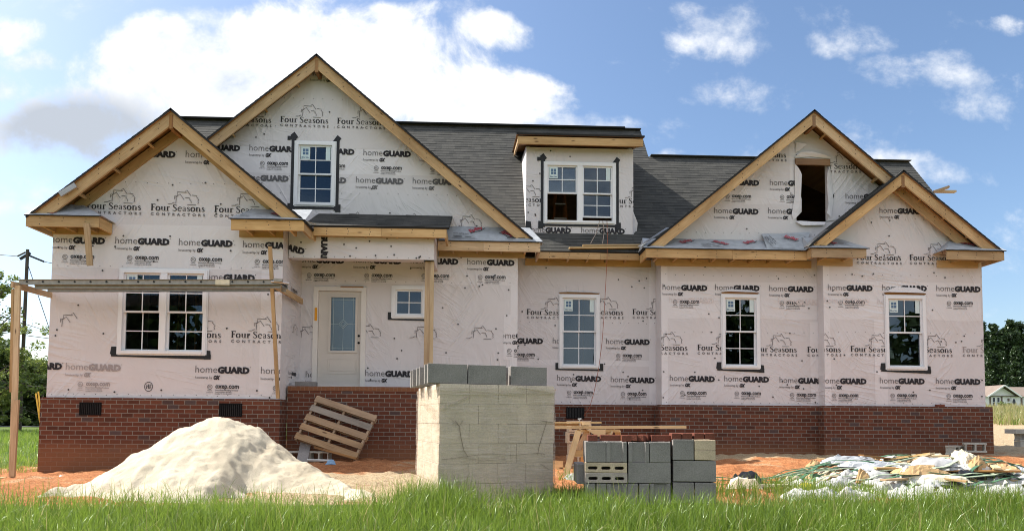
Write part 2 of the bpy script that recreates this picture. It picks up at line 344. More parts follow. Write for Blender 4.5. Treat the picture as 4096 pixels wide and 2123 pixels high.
MT['cmu_wrapped'] = cmu_mat('cream_block', (.63, .525, .435))
MT['film'] = film_mat()
MT['redbrick'] = cmu_mat('loose_brick', (.165, .058, .04))
MT['sand'] = sand_mat()
MT['ground'] = ground_mat()
MT['alu'] = plain('dull_aluminium', (.34, .31, .27), .45, .15, 12, metallic=.5)
MT['alu_bright'] = plain('aluminium', (.6, .6, .6), .3, .05, 12, metallic=.8)
MT['sticker'] = plain('paper_sticker', (.62, .72, .72), .5, .03)
MT['sticker_ink'] = plain('sticker_print', (.10, .17, .28), .5)
MT['orange'] = plain('orange_tag', (.75, .32, .02), .5, .05)
MT['ladder_orange'] = plain('shaded_orange', (.20, .07, .02), .6)  # orange darkened: the attic's shade is put into the colour
MT['yellow'] = plain('yellow_stake_paint', (.62, .42, .06), .5, .08)
MT['white_plastic'] = plain('white_plastic_sheet', (.50, .50, .48), .4, .22, 6, .8, 9)
MT['green_strap'] = plain('green_plastic_strap', (.07, .165, .10), .4, .3, 6)
MT['mint_strap'] = plain('pale_green_strap', (.38, .46, .34), .45, .2, 6)
MT['black_plastic'] = plain('black_plastic', (.015, .015, .017), .35, .2, 10)
MT['cardboard'] = plain('cardboard', (.42, .28, .14), .8, .15, 9)
MT['cream'] = plain('cream_paper', (.68, .62, .47), .7, .08, 9)
MT['yellowp'] = plain('yellow_plastic', (.65, .52, .03), .45, .1)
MT['fold_brown'] = plain('brown_line', (.20, .16, .12), .9, .3, 9)
MT['blue'] = plain('blue_cloth', (.22, .36, .52), .8, .2, 20, .5)
MT['tarp'] = plain('grey_tarp', (.42, .42, .43), .35, .25, 7, .6, 10)
MT['cord'] = plain('red_cord', (.30, .085, .045), .7)
MT['cordw'] = plain('pale_cord', (.42, .33, .28), .7)
MT['asphalt'] = plain('asphalt', (.20, .20, .21), .9, .12, 3)
MT['siding'] = plain('white_siding', (.78, .78, .78), .6, .03)
MT['brownroof'] = plain('brown_roof', (.20, .16, .135), .9, .12, 2)
MT['shutter'] = plain('taupe_shutter', (.16, .12, .10), .7)
MT['pole'] = plain('pole_wood', (.075, .06, .05), .9, .25, 3)
MT['wire'] = plain('wire', (.02, .02, .02), .6)
MT['bark'] = plain('bark', (.09, .07, .055), .95, .3, 6, .8, 12)
MT['grass'] = leaf_mat('grass_blade', (.065, .125, .010), (.22, .315, .045), .42, True)
MT['drygrass'] = leaf_mat('dry_grass', (.26, .24, .09), (.42, .36, .17), .4)
MT['leaf'] = leaf_mat('spring_leaf', (.07, .11, .02), (.21, .25, .06), .45)
MT['leaf2'] = leaf_mat('dark_leaf', (.025, .05, .012), (.09, .125, .03), .35)
MT['needle'] = leaf_mat('pine_needle', (.012, .028, .010), (.045, .075, .022), .2)
MT['door_navy'] = plain('dark_door_glass', (.03, .04, .06), .2)
# ------------------------------------------------------------------ object helpers
def tag(o, label=None, cat=None, group=None, kind=None):
    if label: o['label'] = label
    if cat: o['category'] = cat
    if group: o['group'] = group
    if kind: o['kind'] = kind
    return o
def empty(name, loc, label=None, cat=None, group=None):
    o = bpy.data.objects.new(name, None); col.objects.link(o); o.location = loc; o.empty_display_size = .2
    bpy.context.view_layer.update() if False else None
    return tag(o, label, cat, group)
ORG = {}
class MB:
    """collects shapes with uv (metres along the grain) and becomes ONE mesh object"""
    def __init__(s): s.v = []; s.f = []; s.uv = []; s.mi = []; s.mats = []
    def mid(s, m):
        if m not in s.mats: s.mats.append(m)
        return s.mats.index(m)
    def face(s, pts, uv=None, m=None):
        i = len(s.v); s.v += [tuple(p) for p in pts]; s.f.append(tuple(range(i, i+len(pts))))
        s.uv += [tuple(u) for u in (uv if uv else [(0, 0)]*len(pts))]; s.mi.append(s.mid(m) if m else 0); return s
    def bar(s, a, b, wd, ht, up=(0, 0, 1), m=None, taper=0.0):
        """board from a to b, wd across, ht along up; centred on the line"""
        a = Vector(a); b = Vector(b); d = (b-a); L = d.length; d.normalize(); up = Vector(up)
        r = d.cross(up)
        if r.length < 1e-4: r = d.cross(Vector((1, 0, 0)))
        r.normalize(); u = r.cross(d).normalized()
        o = random.random()*40; o2 = random.random()*40
        def q(t, i, j): return a + d*(t*L) + r*(i*wd/2) + u*(j*ht/2)
        for (i0, j0, i1, j1, wid) in ((-1, 1, 1, 1, wd), (1, 1, 1, -1, ht), (1, -1, -1, -1, wd), (-1, -1, -1, 1, ht)):
            o2 += .37
            s.face([q(0, i0, j0), q(0, i1, j1), q(1, i1, j1), q(1, i0, j0)], [(o, o2), (o, o2+wid), (o+L, o2+wid), (o+L, o2)], m)
        s.face([q(0, -1, -1), q(0, 1, -1), q(0, 1, 1), q(0, -1, 1)], [(o, o2), (o+.02, o2+wd), (o+.03, o2+wd), (o+.02, o2)], m)
        s.face([q(1, -1, 1), q(1, 1, 1), q(1, 1, -1), q(1, -1, -1)], [(o, o2), (o+.02, o2+wd), (o+.03, o2+wd), (o+.02, o2)], m)
        return s
    def box(s, x0, x1, y0, y1, z0, z1, m=None):
        dx_, dy_, dz_ = x1-x0, y1-y0, z1-z0
        if dx_ >= dy_ and dx_ >= dz_: return s.bar((x0, (y0+y1)/2, (z0+z1)/2), (x1, (y0+y1)/2, (z0+z1)/2), dy_, dz_, m=m)
        if dz_ >= dy_: return s.bar(((x0+x1)/2, (y0+y1)/2, z0), ((x0+x1)/2, (y0+y1)/2, z1), dx_, dy_, up=(0, 1, 0), m=m)
        return s.bar(((x0+x1)/2, y0, (z0+z1)/2), ((x0+x1)/2, y1, (z0+z1)/2), dx_, dz_, m=m)
    def mbox(s, x0, x1, y0, y1, z0, z1, m=None):
        """box whose uv are world metres (masonry)"""
        s.face([(x0, y0, z0), (x1, y0, z0), (x1, y0, z1), (x0, y0, z1)], [(x0, z0), (x1, z0), (x1, z1), (x0, z1)], m)
        s.face([(x1, y1, z0), (x0, y1, z0), (x0, y1, z1), (x1, y1, z1)], [(x1, z0), (x0, z0), (x0, z1), (x1, z1)], m)
        s.face([(x0, y1, z0), (x0, y0, z0), (x0, y0, z1), (x0, y1, z1)], [(y1, z0), (y0, z0), (y0, z1), (y1, z1)], m)
        s.face([(x1, y0, z0), (x1, y1, z0), (x1, y1, z1), (x1, y0, z1)], [(y0, z0), (y1, z0), (y1, z1), (y0, z1)], m)
        s.face([(x0, y0, z1), (x1, y0, z1), (x1, y1, z1), (x0, y1, z1)], [(x0, y0+.01), (x1, y0+.01), (x1, y0+.06), (x0, y0+.06)], m)
        s.face([(x0, y1, z0), (x1, y1, z0), (x1, y0, z0), (x0, y0, z0)], None, m)
        return s
    def tube(s, pts, r, n=6, m=None, r1=None):
        pts = [Vector(p) for p in pts]; rings = []
        for k, p in enumerate(pts):
            d = (pts[min(k+1, len(pts)-1)] - pts[max(k-1, 0)]).normalized()
            a = d.cross(Vector((0, 0, 1)))
            if a.length < 1e-3: a = d.cross(Vector((1, 0, 0)))
            a.normalize(); b = d.cross(a); rr = r if r1 is None else r+(r1-r)*k/(len(pts)-1)
            rings.append([p + (a*math.cos(t) + b*math.sin(t))*rr for t in [2*math.pi*i/n for i in range(n)]])
        for k in range(len(pts)-1):
            for i in range(n):
                j = (i+1) % n
                s.face([rings[k][i], rings[k][j], rings[k+1][j], rings[k+1][i]], [(k, i), (k, i+1), (k+1, i+1), (k+1, i)], m)
        s.face(rings[0][::-1], None, m); s.face(rings[-1], None, m); return s
    def prism(s, outline, holes, h, frame=None, m=None):
        """flat outline (with holes) in local xy, extruded by h in local z, placed by a matrix"""
        bm = bmesh.new(); es = []
        for loop in [outline]+list(holes):
            vs = [bm.verts.new((x, y, 0)) for x, y in loop]
            es += [bm.edges.new((vs[i], vs[(i+1) % len(vs)])) for i in range(len(vs))]
        bmesh.ops.triangle_fill(bm, use_beauty=True, use_dissolve=False, edges=es, normal=(0, 0, 1))
        top = [[v.co.copy() for v in f.verts] for f in bm.faces]; bm.free()
        X = frame or Matrix()
        for t in top:
            s.face([X @ Vector((p.x, p.y, h)) for p in t], [(p.x, p.y) for p in t], m)
            s.face([X @ Vector((p.x, p.y, 0)) for p in t[::-1]], [(p.x, p.y) for p in t[::-1]], m)
        for k, loop in enumerate([outline]+list(holes)):
            n = len(loop)
            for i in range(n):
                a, b = loop[i], loop[(i+1) % n]
                q = [X @ Vector((*a, 0)), X @ Vector((*b, 0)), X @ Vector((*b, h)), X @ Vector((*a, h))]
                L = math.hypot(b[0]-a[0], b[1]-a[1])
                s.face(q if k == 0 else q[::-1], [(0, 0), (L, 0), (L, h), (0, h)], m)
        return s
    def soup(s, tris, m):
        for t in tris: s.face(t, None, m)
        return s
    def build(s, name, m=None, parent=None, origin=None, bevel=0.0, smooth=False, merge=False):
        me = bpy.data.meshes.new(name)
        if parent is not None:
            org = ORG.get(parent.name, parent.location.copy())
        else:
            org = Vector(origin) if origin is not None else Vector((0, 0, 0))
        vs = [(p[0]-org.x, p[1]-org.y, p[2]-org.z) for p in s.v]
        me.from_pydata(vs, [], s.f)
        uvl = me.uv_layers.new(name='UVMap'); flat = [c for u in s.uv for c in u[:2]]
        uvl.data.foreach_set('uv', flat)
        ms_ = [x if x else m for x in (s.mats or [m])]
        if m and m not in ms_ and not s.mats: ms_ = [m]
        for x in ms_: me.materials.append(MT[x])
        me.polygons.foreach_set('material_index', s.mi)
        if merge or bevel:
            bm = bmesh.new(); bm.from_mesh(me); bmesh.ops.remove_doubles(bm, verts=bm.verts, dist=1e-4)
            bmesh.ops.recalc_face_normals(bm, faces=bm.faces)
            if bevel:
                ed = [e for e in bm.edges if len(e.link_faces) == 2 and e.calc_face_angle(0) > .6]
                bmesh.ops.bevel(bm, geom=ed, offset=bevel, segments=1, affect='EDGES', profile=.5)
            bm.to_mesh(me); bm.free()
        if smooth: me.polygons.foreach_set('use_smooth', [True]*len(me.polygons))
        o = bpy.data.objects.new(name, me); col.objects.link(o)
        if parent is not None: o.parent = parent; ORG[o.name] = org.copy()
        else: o.location = org
        return o
def copy_tree(o, parent=None, loc=None, rot=None):
    c = o.copy(); col.objects.link(c); c.parent = parent
    if loc is not None: c.location = loc
    if rot is not None: c.rotation_euler = rot
    for ch in list(o.children): copy_tree(ch, c)
    return c

# ------------------------------------------------------------------ printed lettering (flat faces that belong to the wrap's own mesh)
def font_tris(text, size, bold=0.0, shear=0.0, spacing=1.0, res=2, width=None):
    cu = bpy.data.curves.new('t', 'FONT'); cu.body = text; cu.size = size; cu.offset = bold; cu.shear = shear
    cu.space_character = spacing; cu.resolution_u = res; cu.fill_mode = 'FRONT'
    o = bpy.data.objects.new('t', cu); me = bpy.data.meshes.new_from_object(o)
    me.calc_loop_triangles(); v = [(p.co.x, p.co.y) for p in me.vertices]
    t = [[v[i] for i in lt.vertices] for lt in me.loop_triangles]
    bpy.data.objects.remove(o); bpy.data.curves.remove(cu); bpy.data.meshes.remove(me)
    x0 = min(p[0] for q in t for p in q); x1 = max(p[0] for q in t for p in q)
    k = (width/(x1-x0)) if width else 1.0
    return [[((p[0]-x0)*k, p[1]) for p in q] for q in t]
def sc_h(tris, h):
    """scale so the tallest letter is h"""
    y1 = max(p[1] for q in tris for p in q); return [[(p[0], p[1]*h/y1) for p in q] for q in tris]
def sh(tris, dx_, dy_): return [[(p[0]+dx_, p[1]+dy_) for p in q] for q in tris]
def stroke(pts, wds, k=1.0, dx_=0, dy_=0, kx=None):
    """tapered pen stroke through the points"""
    kx = kx or k; P_ = [Vector((x*kx+dx_, y*k+dy_)) for x, y in pts]; n = len(P_); L = []; R = []
    for i in range(n):
        d = P_[min(i+1, n-1)]-P_[max(i-1, 0)]
        if d.length < 1e-9: d = Vector((1, 0))
        d.normalize(); nn = Vector((-d.y, d.x)); wv = (wds[i] if isinstance(wds, (list, tuple)) else wds)*k/2
        L.append(P_[i]+nn*wv); R.append(P_[i]-nn*wv)
    t = []
    for i in range(n-1):
        t.append([tuple(R[i]), tuple(R[i+1]), tuple(L[i+1])]); t.append([tuple(R[i]), tuple(L[i+1]), tuple(L[i])])
    return t
def arc(cx, cy, rx, ry, a0, a1, n=12): return [(cx+rx*math.cos(rad(a0+(a1-a0)*i/n)), cy+ry*math.sin(rad(a0+(a1-a0)*i/n))) for i in range(n+1)]
def aw(a0, a1, thin, thick, n=12): return [thin+(thick-thin)*abs(math.cos(rad(a0+(a1-a0)*i/n))) for i in range(n+1)]
def serif_text():
    """an old-style serif for the two words, pen strokes in cap heights; returns triangles, width"""
    T, t = .20, .08; G_ = {}
    G_['F'] = (.60, [([(.16, 0), (.16, 1)], T), ([(0, .975), (.58, .975)], t), ([(.565, 1), (.575, .80)], [.06, .03]), ([(.16, .53), (.46, .53)], t), ([(.45, .65), (.45, .41)], .035), ([(0, .022), (.34, .022)], .044)])
    G_['o'] = (.66, [(arc(.31, .33, .24, .31, 0, 360, 20), aw(0, 360, t, .18, 20))])
    G_['u'] = (.72, [([(.15, .66), (.15, .22)], .17), (arc(.31, .22, .16, .19, 180, 300, 8), aw(180, 300, .05, .11, 8)), ([(.53, .66), (.53, 0)], .17), ([(.02, .64), (.17, .64)], .04), ([(.40, .64), (.55, .64)], .04), ([(.50, .02), (.68, .02)], .04)])
    G_['r'] = (.52, [([(.16, .66), (.16, 0)], .17), ([(.02, .64), (.18, .64)], .04), ([(0, .022), (.36, .022)], .044), (arc(.36, .42, .18, .21, 165, 55, 7), [.04, .04, .05, .06, .07, .09, .1, .1])])
    G_['S'] = (.62, [([(.48, .78), (.44, .90), (.34, .97), (.24, .98), (.13, .93), (.08, .80), (.12, .68), (.24, .57), (.38, .47), (.48, .35), (.49, .20), (.42, .07), (.28, .015), (.16, .04), (.07, .12), (.04, .25)],
                        [.05, .05, .07, .08, .11, .13, .145, .16, .16, .145, .13, .11, .08, .07, .05, .05]), ([(.49, 1.0), (.49, .76)], .035), ([(.035, 0), (.035, .26)], .035)])
    G_['e'] = (.60, [(arc(.31, .33, .245, .31, 12, 318, 18), aw(12, 318, t, .11, 18)), ([(.09, .385), (.53, .385)], .045)])
    G_['a'] = (.58, [([(.08, .52), (.13, .61), (.24, .645), (.36, .60), (.40, .48)], [.08, .06, .05, .07, .10]), ([(.40, .52), (.40, .10), (.45, .03), (.53, .05)], [.105, .105, .07, .03]), ([(.40, .38), (.26, .35), (.13, .28), (.10, .16), (.15, .06), (.26, .03), (.38, .12)], [.04, .05, .08, .10, .09, .06, .04])])
    G_['s'] = (.48, [([(.38, .50), (.34, .60), (.24, .645), (.13, .60), (.09, .49), (.16, .40), (.29, .31), (.38, .20), (.35, .08), (.22, .02), (.10, .06), (.05, .18)], [.05, .06, .07, .10, .12, .13, .135, .13, .11, .07, .06, .05])])
    G_['n'] = (.74, [([(.15, .66), (.15, 0)], .17), ([(.02, .64), (.17, .64)], .04), (arc(.35, .42, .20, .20, 170, 0, 9), aw(170, 0, .05, .11, 9)), ([(.55, .42), (.55, 0)], .17), ([(.02, .022), (.30, .022)], .044), ([(.42, .022), (.70, .022)], .044)])
    x = 0; out_ = []
    for ch in 'Four Seasons':
        if ch == ' ': x += .30; continue
        wd, st = G_[ch]
        for pts, ww in st: out_ += stroke(pts, ww, 1.0, x, 0)
        x += wd+.035
    return out_, x
# stamps: list of (material, triangles) in metres, baseline-left origin, 1 m wide
_hm = sc_h(font_tris('home', .17, -.0012, width=.395), .130)
_gd = sc_h(font_tris('GUARD', .16, .0115, width=.585, spacing=1.02), .118)
_tm = [[(1.0+.008*math.cos(a), .112+.008*math.sin(a)), (1.0+.008*math.cos(a+1.05), .112+.008*math.sin(a+1.05)), (1.0, .112)] for a in [i*1.047 for i in range(6)]]
_hw = sc_h(font_tris('housewrap by', .06, .0004, res=1, width=.31), .05)
_ox = sc_h(font_tris('OX', .09, .0075, shear=.28, width=.125), .074)
S_GUARD = [('ink2', _hm), ('ink', sh(_gd, .405, 0)+_tm), ('ink2', sh(_hw, 0, -.112)), ('ink', sh(_ox, .335, -.118))]
S_OX = [('ink', sh(_ox, .335, -.118)), ('ink2', sh(_hw, 0, -.112))]
_ring = stroke(arc(.275, -.262, .042, .042, 0, 360, 20), .009)
_etl = sc_h(font_tris('ETL', .05, .001, res=1, width=.05), .034)
_com = sc_h(font_tris('oxep.com', .1, .0026, res=2, width=.43), .062)
_l1 = sc_h(font_tris('HomeGuard Building Products', .03, .0008, res=1, width=.425), .026)
_l2 = sc_h(font_tris('Control Number 4001862', .03, .0007, res=1, width=.30), .021)
_l3 = sc_h(font_tris('Certified To ICC ES AC38', .03, .0007, res=1, width=.31), .021)
_i1 = sc_h(font_tris('Intertek', .03, .0008, res=1, width=.085), .018)
_i2 = sc_h(font_tris('JOHN-4063', .03, .0006, res=1, width=.12), .017)
S_COM = [('ink', sh(_com, .375, -.285)), ('ink2', sh(_l1, .37, -.330)+sh(_l2, .37, -.363)+sh(_l3, .365, -.394)+_ring+sh(_etl, .25, -.279)+sh(_i1, .235, -.335)+sh(_i2, .215, -.372))]
_ft, _fw = serif_text(); _ft = [[(p[0]/_fw, p[1]*.125) for p in q] for q in _ft]
_ct = sc_h(font_tris('CONTRACTORS', .05, .0014, spacing=2.0, width=1.0), .050)
LOGO = [[(428, 317), (480, 315), (500, 300), (522, 296)], [(540, 310), (545, 225)], [(517, 245), (517, 198), (552, 198)], [(530, 222), (597, 165), (660, 250)],
        [(557, 190), (557, 135), (690, 140)], [(672, 128), (695, 103), (758, 190)], [(772, 178), (800, 180), (845, 185), (840, 205), (865, 225), (860, 240), (877, 240), (862, 265), (872, 295), (858, 303)],
        [(675, 220), (715, 218), (745, 225), (738, 243), (755, 255), (768, 290), (762, 300)], [(710, 325), (840, 325)]]
_lg = []
for pl in LOGO: _lg += stroke([((x-180)/795, (425-y)/795) for x, y in pl], .0105)
_lgh = []
for pl in LOGO[1:6]: _lgh += stroke([((x-180)/795, (425-y)/795) for x, y in pl], .0105)
S_FOUR = [('ink', _ft), ('ink2', sh(_ct, 0, -.088)), ('ink2', _lg)]
S_LOGO = [('ink2', _lg)]; S_HALF = [('ink2', _lgh)]
_hb = stroke(arc(.075, .05, .072, .085, 20, 380, 20), .011)+stroke([(.045, .09), (.04, .01)], .012)+stroke([(.075, .095), (.072, .01)], .012)+stroke([(.04, .05), (.076, .055)], .01)+stroke([(.10, .095), (.097, .01), (.125, .03), (.10, .055), (.122, .075), (.10, .095)], .01)
S_HB = [('ink', _hb)]
def faded(st, m='inkfade'): return [(m, t) for _, t in st]

def clip_poly(poly, hp):
    """convex polygon against half planes a*x+b*z<=c"""
    for a, b, c in hp:
        out_ = []
        for i in range(len(poly)):
            p, q = poly[i], poly[(i+1) % len(poly)]
            fp, fq = a*p[0]+b*p[1]-c, a*q[0]+b*q[1]-c
            if fp <= 0: out_.append(p)
            if (fp < 0 < fq) or (fq < 0 < fp):
                t = fp/(fp-fq); out_.append((p[0]+(q[0]-p[0])*t, p[1]+(q[1]-p[1])*t))
        poly = out_
        if len(poly) < 3: return []
    return poly
def minus_rects(polys, rects):
    for (x0, x1, z0, z1) in rects:
        nx = []
        for p in polys:
            if max(q[0] for q in p) <= x0 or min(q[0] for q in p) >= x1 or max(q[1] for q in p) <= z0 or min(q[1] for q in p) >= z1: nx.append(p); continue
            for hp in ([(1, 0, x0)], [(-1, 0, -x1)], [(-1, 0, -x0), (1, 0, x1), (0, 1, z0)], [(-1, 0, -x0), (1, 0, x1), (0, -1, -z1)]):
                r = clip_poly(p, hp)
                if r: nx.append(r)
        polys = nx
    return polys
def half_planes(outline):
    """outline counter-clockwise in (x, z)"""
    hp = []
    for i in range(len(outline)):
        (x0, z0), (x1, z1) = outline[i], outline[(i+1) % len(outline)]
        a, b = (z1-z0), -(x1-x0); hp.append((a, b, a*x0+b*z0))
    return hp
_zc = [0]
class Wall:
    """one wrapped wall panel facing -y: sheathing with openings, lap sheets, print, cap nails, all one mesh"""
    def __init__(s, Y, outline, holes=(), thick=.12, m='wrap'):
        s.Y = Y; s.outline = outline; s.holes = list(holes); s.mb = MB(); s.hp = half_planes(outline)
        fr = Matrix(((1, 0, 0, 0), (0, 0, 1, Y), (0, 1, 0, 0), (0, 0, 0, 1)))
        s.mb.prism(outline, [[(a, c), (b, c), (b, d), (a, d)] for a, b, c, d in s.holes], thick, fr, m)
        s.k = 0
    def lap(s, x0, x1, z0, z1, m='wrap2', sag=.012):
        """an overlapping sheet of wrap with a slightly wavy lower edge"""
        n = max(2, int((x1-x0)/.25)); s.k += 1; y = s.Y-.0012*s.k
        for i in range(n):
            a, b = x0+(x1-x0)*i/n, x0+(x1-x0)*(i+1)/n
            za, zb = z0+sag*math.sin(a*5.1+z0*9), z0+sag*math.sin(b*5.1+z0*9)
            pol = clip_poly([(a, za), (b, zb), (b, z1), (a, z1)], s.hp)
            if pol:
                for p in minus_rects([pol], s.holes): s.mb.face([(x, y, z) for x, z in p], None, m)
    def stamp(s, st, px, py, scale=1.0, rot=None, xlim=None, dz=0.0):
        o = P(px, py, s.Y); rot = rad(-.25) if rot is None else rad(rot); c, sn = math.cos(rot)*scale, math.sin(rot)*scale
        hp = s.hp + ([(-1, 0, -xlim[0]), (1, 0, xlim[1])] if xlim else [])
        for m, tris in st:
            _zc[0] += 1; y = s.Y-.0085-.00006*(_zc[0] % 23)
            for k, t in enumerate(tris):
                q = [(o.x+p[0]*c-p[1]*sn, o.z+dz+p[0]*sn+p[1]*c) for p in t]
                q = clip_poly(q, hp)
                if not q: continue
                for r in minus_rects([q], s.holes):
                    yy = y-.00002*(k % 17); s.mb.face([(x, yy, z) for x, z in r], None, m)
    def nails(s, n, seed, rows=()):
        rr = random.Random(seed); xs = [p[0] for p in s.outline]; zs = [p[1] for p in s.outline]
        def ok(x, z): return all(a*x+b*z <= c-.05 for a, b, c in s.hp) and not any(x0-.08 < x < x1+.08 and z0-.08 < z < z1+.08 for x0, x1, z0, z1 in s.holes)
        def dot(x, z, r):
            if not ok(x, z): return
            pts = [(x+r*math.cos(t*1.047), s.Y-.011, z+r*math.sin(t*1.047)) for t in range(6)]
            s.mb.face(pts, None, 'dot')
        for _ in range(n): dot(rr.uniform(min(xs), max(xs)), rr.uniform(min(zs), max(zs)), .0185)
        for z in rows:
            x = min(xs)+.1
            while x < max(xs): dot(x, z+rr.uniform(-.012, .012), .008); x += .2+rr.uniform(-.02, .02)
    def build(s, parent): return s.mb.build('wall', parent=parent)
# ------------------------------------------------------------------ the house
H = empty('unfinished_house', (0, 14, 0), 'large unfinished one storey house in printed white wrap over a red brick base', 'house')
ORG[H.name] = Vector((0, 14, 0))

def lerp(a, b, t): return a+(b-a)*t
def shingled(name, e0, e1, r0, r1, course=.127, thick=.034, butt=.007, parent=H, cut=None):
    """a shingled slope: e0-e1 lower edge, r0-r1 upper edge, every course a real lapped strip"""
    e0, e1, r0, r1 = map(Vector, (e0, e1, r0, r1)); mb = MB()
    nrm = (e1-e0).cross(r0-e0).normalized()
    if nrm.z < 0: nrm = -nrm
    slope = ((r0+r1)/2-(e0+e1)/2).length; n = max(1, round(slope/course)); L = (e1-e0).length
    du = (e1-e0).normalized()
    for i in range(n):
        a, b = i/n, (i+1)/n
        p0, p1, q0, q1 = lerp(e0, r0, a), lerp(e1, r1, a), lerp(e0, r0, b), lerp(e1, r1, b)
        o = random.random()*9
        u0, u1, w0, w1 = [(x-e0).dot(du) for x in (p0, p1, q0, q1)]
        # ragged butt line: short pieces with slightly different lift
        k = max(1, int((p1-p0).length/.46)); lifts = [butt*random.uniform(.65, 1.3) for _ in range(k)]
        for j in range(k):
            s0, s1 = j/k, (j+1)/k; lf = nrm*lifts[j]
            A, B, C_, D = lerp(p0, p1, s0)+lf, lerp(p0, p1, s1)+lf, lerp(q0, q1, s1)+nrm*.001, lerp(q0, q1, s0)+nrm*.001
            ua, ub, uc, ud = lerp(u0, u1, s0)+o, lerp(u0, u1, s1)+o, lerp(w0, w1, s1)+o, lerp(w0, w1, s0)+o
            v0, v1 = i*.14+.006, (i+1)*.14-.006
            mb.face([A, B, C_, D], [(ua, v0), (ub, v0), (uc, v1), (ud, v1)], 'shingle')
            mb.face([A-lf-nrm*.001, B-lf-nrm*.001, B, A], None, 'edge')
    d = nrm*thick
    mb.face([e1-d, e0-d, r0-d, r1-d], [(0, 0), (L, 0), (L, slope), (0, slope)], 'osb')
    mb.face([e0-d, e1-d, e1, e0], None, 'edge'); mb.face([e0-d, e0, r0, r0-d], None, 'edge'); mb.face([e1, e1-d, r1-d, r1], None, 'edge')
    return mb.build(name, 'shingle', parent=parent)
def gable_roof(ax, az, slope, xl, xr, yf, back_l, back_r, back_top):
    """two slopes of a front gable; back_* give the y where each line meets the main roof"""
    A0, A1 = (ax, yf, az), (ax, back_top, az)
    zl, zr = az-slope*(ax-xl), az-slope*(xr-ax)
    shingled('roof', (xl, back_l, zl), (xl, yf, zl), A1, A0)
    shingled('roof', (xr, yf, zr), (xr, back_r, zr), A0, A1)
    mb = MB(); n = int((back_top-yf)/.2)
    for i in range(n):                        # ridge cap
        y0 = yf+i*.2; y1 = y0+.21; l = .012+.004*(i % 2)
        for sx in (-1, 1):
            mb.face([(ax, y0, az+l), (ax, y1, az+l-.006), (ax+sx*.14, y1, az+l-.006-.14*slope), (ax+sx*.14, y0, az+l-.14*slope)], [(i*.3, 0), (i*.3+.2, 0), (i*.3+.2, .12), (i*.3, .12)], 'shingle')
    mb.face([(ax-.14, yf, az+.012-.14*slope), (ax, yf, az-.02), (ax+.14, yf, az+.012-.14*slope), (ax, yf, az+.014)], None, 'edge')
    mb.build('ridge_cap', parent=H)
def rake(ax, az, slope, x1, y, h=.19, t=.04, drop=.045, m='wood', name='rake_board'):
    """barge board along one gable edge, plumb-cut at the apex"""
    sg = 1 if x1 > ax else -1; z1 = az-slope*abs(x1-ax)
    d = Vector((x1-ax, 0, z1-az)); L = d.length; hv = h/math.cos(math.atan(slope))
    mb = MB(); o = random.random()*30
    a, b, c, e = (ax, az-drop), (x1, z1-drop), (x1, z1-drop-hv), (ax, az-drop-hv)
    if h > .15:
        c = (x1-sg*.10, z1-drop-hv+.10*slope+.0)
        c = (x1-sg*hv*.55, z1-drop-hv+hv*.55*slope)
    pts = [a, b, c, e]; uv = [(o, .19), (o+L, .19), (o+L-.1, 0), (o, 0)]
    mb.face([(x, y, z) for x, z in pts], uv, m); mb.face([(x, y+t, z) for x, z in pts[::-1]], uv[::-1], m)
    for i in range(4):
        p, q = pts[i], pts[(i+1) % 4]
        mb.face([(p[0], y+t, p[1]), (q[0], y+t, q[1]), (q[0], y, q[1]), (p[0], y, p[1])], [(o, .3), (o+L, .3), (o+L, .34), (o, .34)], m)
    R_ = random.Random(int(ax*31+x1*7)); q_n = []
    for i in range(int(L/.45)):
        t = (i+.6)/(L/.45); xx = lerp(ax, x1, t); zz = az-slope*abs(xx-ax)-drop
        q_n += [(xx+R_.uniform(-.01, .01), zz-hv*f_) for f_ in (.25, .6) if R_.random() < .8 and t < .9]
    nail_dots(mb, q_n, y-.002)
    return mb.build(name, m, parent=H)
def nail_dots(mb, pts, y):
    for x, z in pts:
        mb.face([(x+.009*math.cos(t*1.047), y, z+.011*math.sin(t*1.047)) for t in range(6)], None, 'pole')
def board(name, x0, x1, y0, y1, z0, z1, m='wood', parent=H):
    return MB().box(x0, x1, y0, y1, z0, z1, m).build(name, m, parent=parent)

# brick base (veneer stands 0.1 m in front of the wrap)
fb = MB(); B = 'brick'
BT = 1.16
fb.mbox(-8.10, -3.79, 12.75, 12.95, -.45, BT, B); fb.mbox(-3.99, -3.79, 12.952, 13.20, -.4, BT-.002, B)
fb.mbox(-3.788, -.95, 13.20, 13.40, -.35, 1.335, B); fb.mbox(-1.15, -.95, 13.402, 14.05, -.35, 1.335, B)
fb.mbox(-1.148, .75, 14.05, 14.25, -.35, BT, B); fb.mbox(.55, .75, 14.252, 15.25, -.3, BT-.002, B)
fb.mbox(.752, 3.74, 15.05, 15.25, -.3, BT, B); fb.mbox(3.742, 3.94, 14.552, 15.25, -.3, BT-.002, B)
fb.mbox(3.944, 7.20, 14.551, 14.75, -.3, BT, B)
fb.mbox(7.202, 7.40, 14.282, 14.75, -.3, BT-.002, B); fb.mbox(7.404, 10.90, 14.281, 14.48, -.3, BT, B)
fb.mbox(10.70, 10.898, 14.482, 20.3, -.3, BT-.002, B); fb.mbox(-8.098, -7.9, 12.952, 22.0, -.45, BT-.002, B)
fo = 0
x = -3.788
fb.face([(-3.788, 13.196, 1.339), (-.946, 13.196, 1.339), (-.946, 13.196, 1.425), (-3.788, 13.196, 1.425)], [(.03, -3.788), (.03, -.946), (.12, -.946), (.12, -3.788)], B)
fb.face([(-3.788, 13.196, 1.425), (-.946, 13.196, 1.425), (-.946, 13.40, 1.425), (-3.788, 13.40, 1.425)], [(.03, -3.788), (.03, -.946), (.15, -.946), (.15, -3.788)], B)
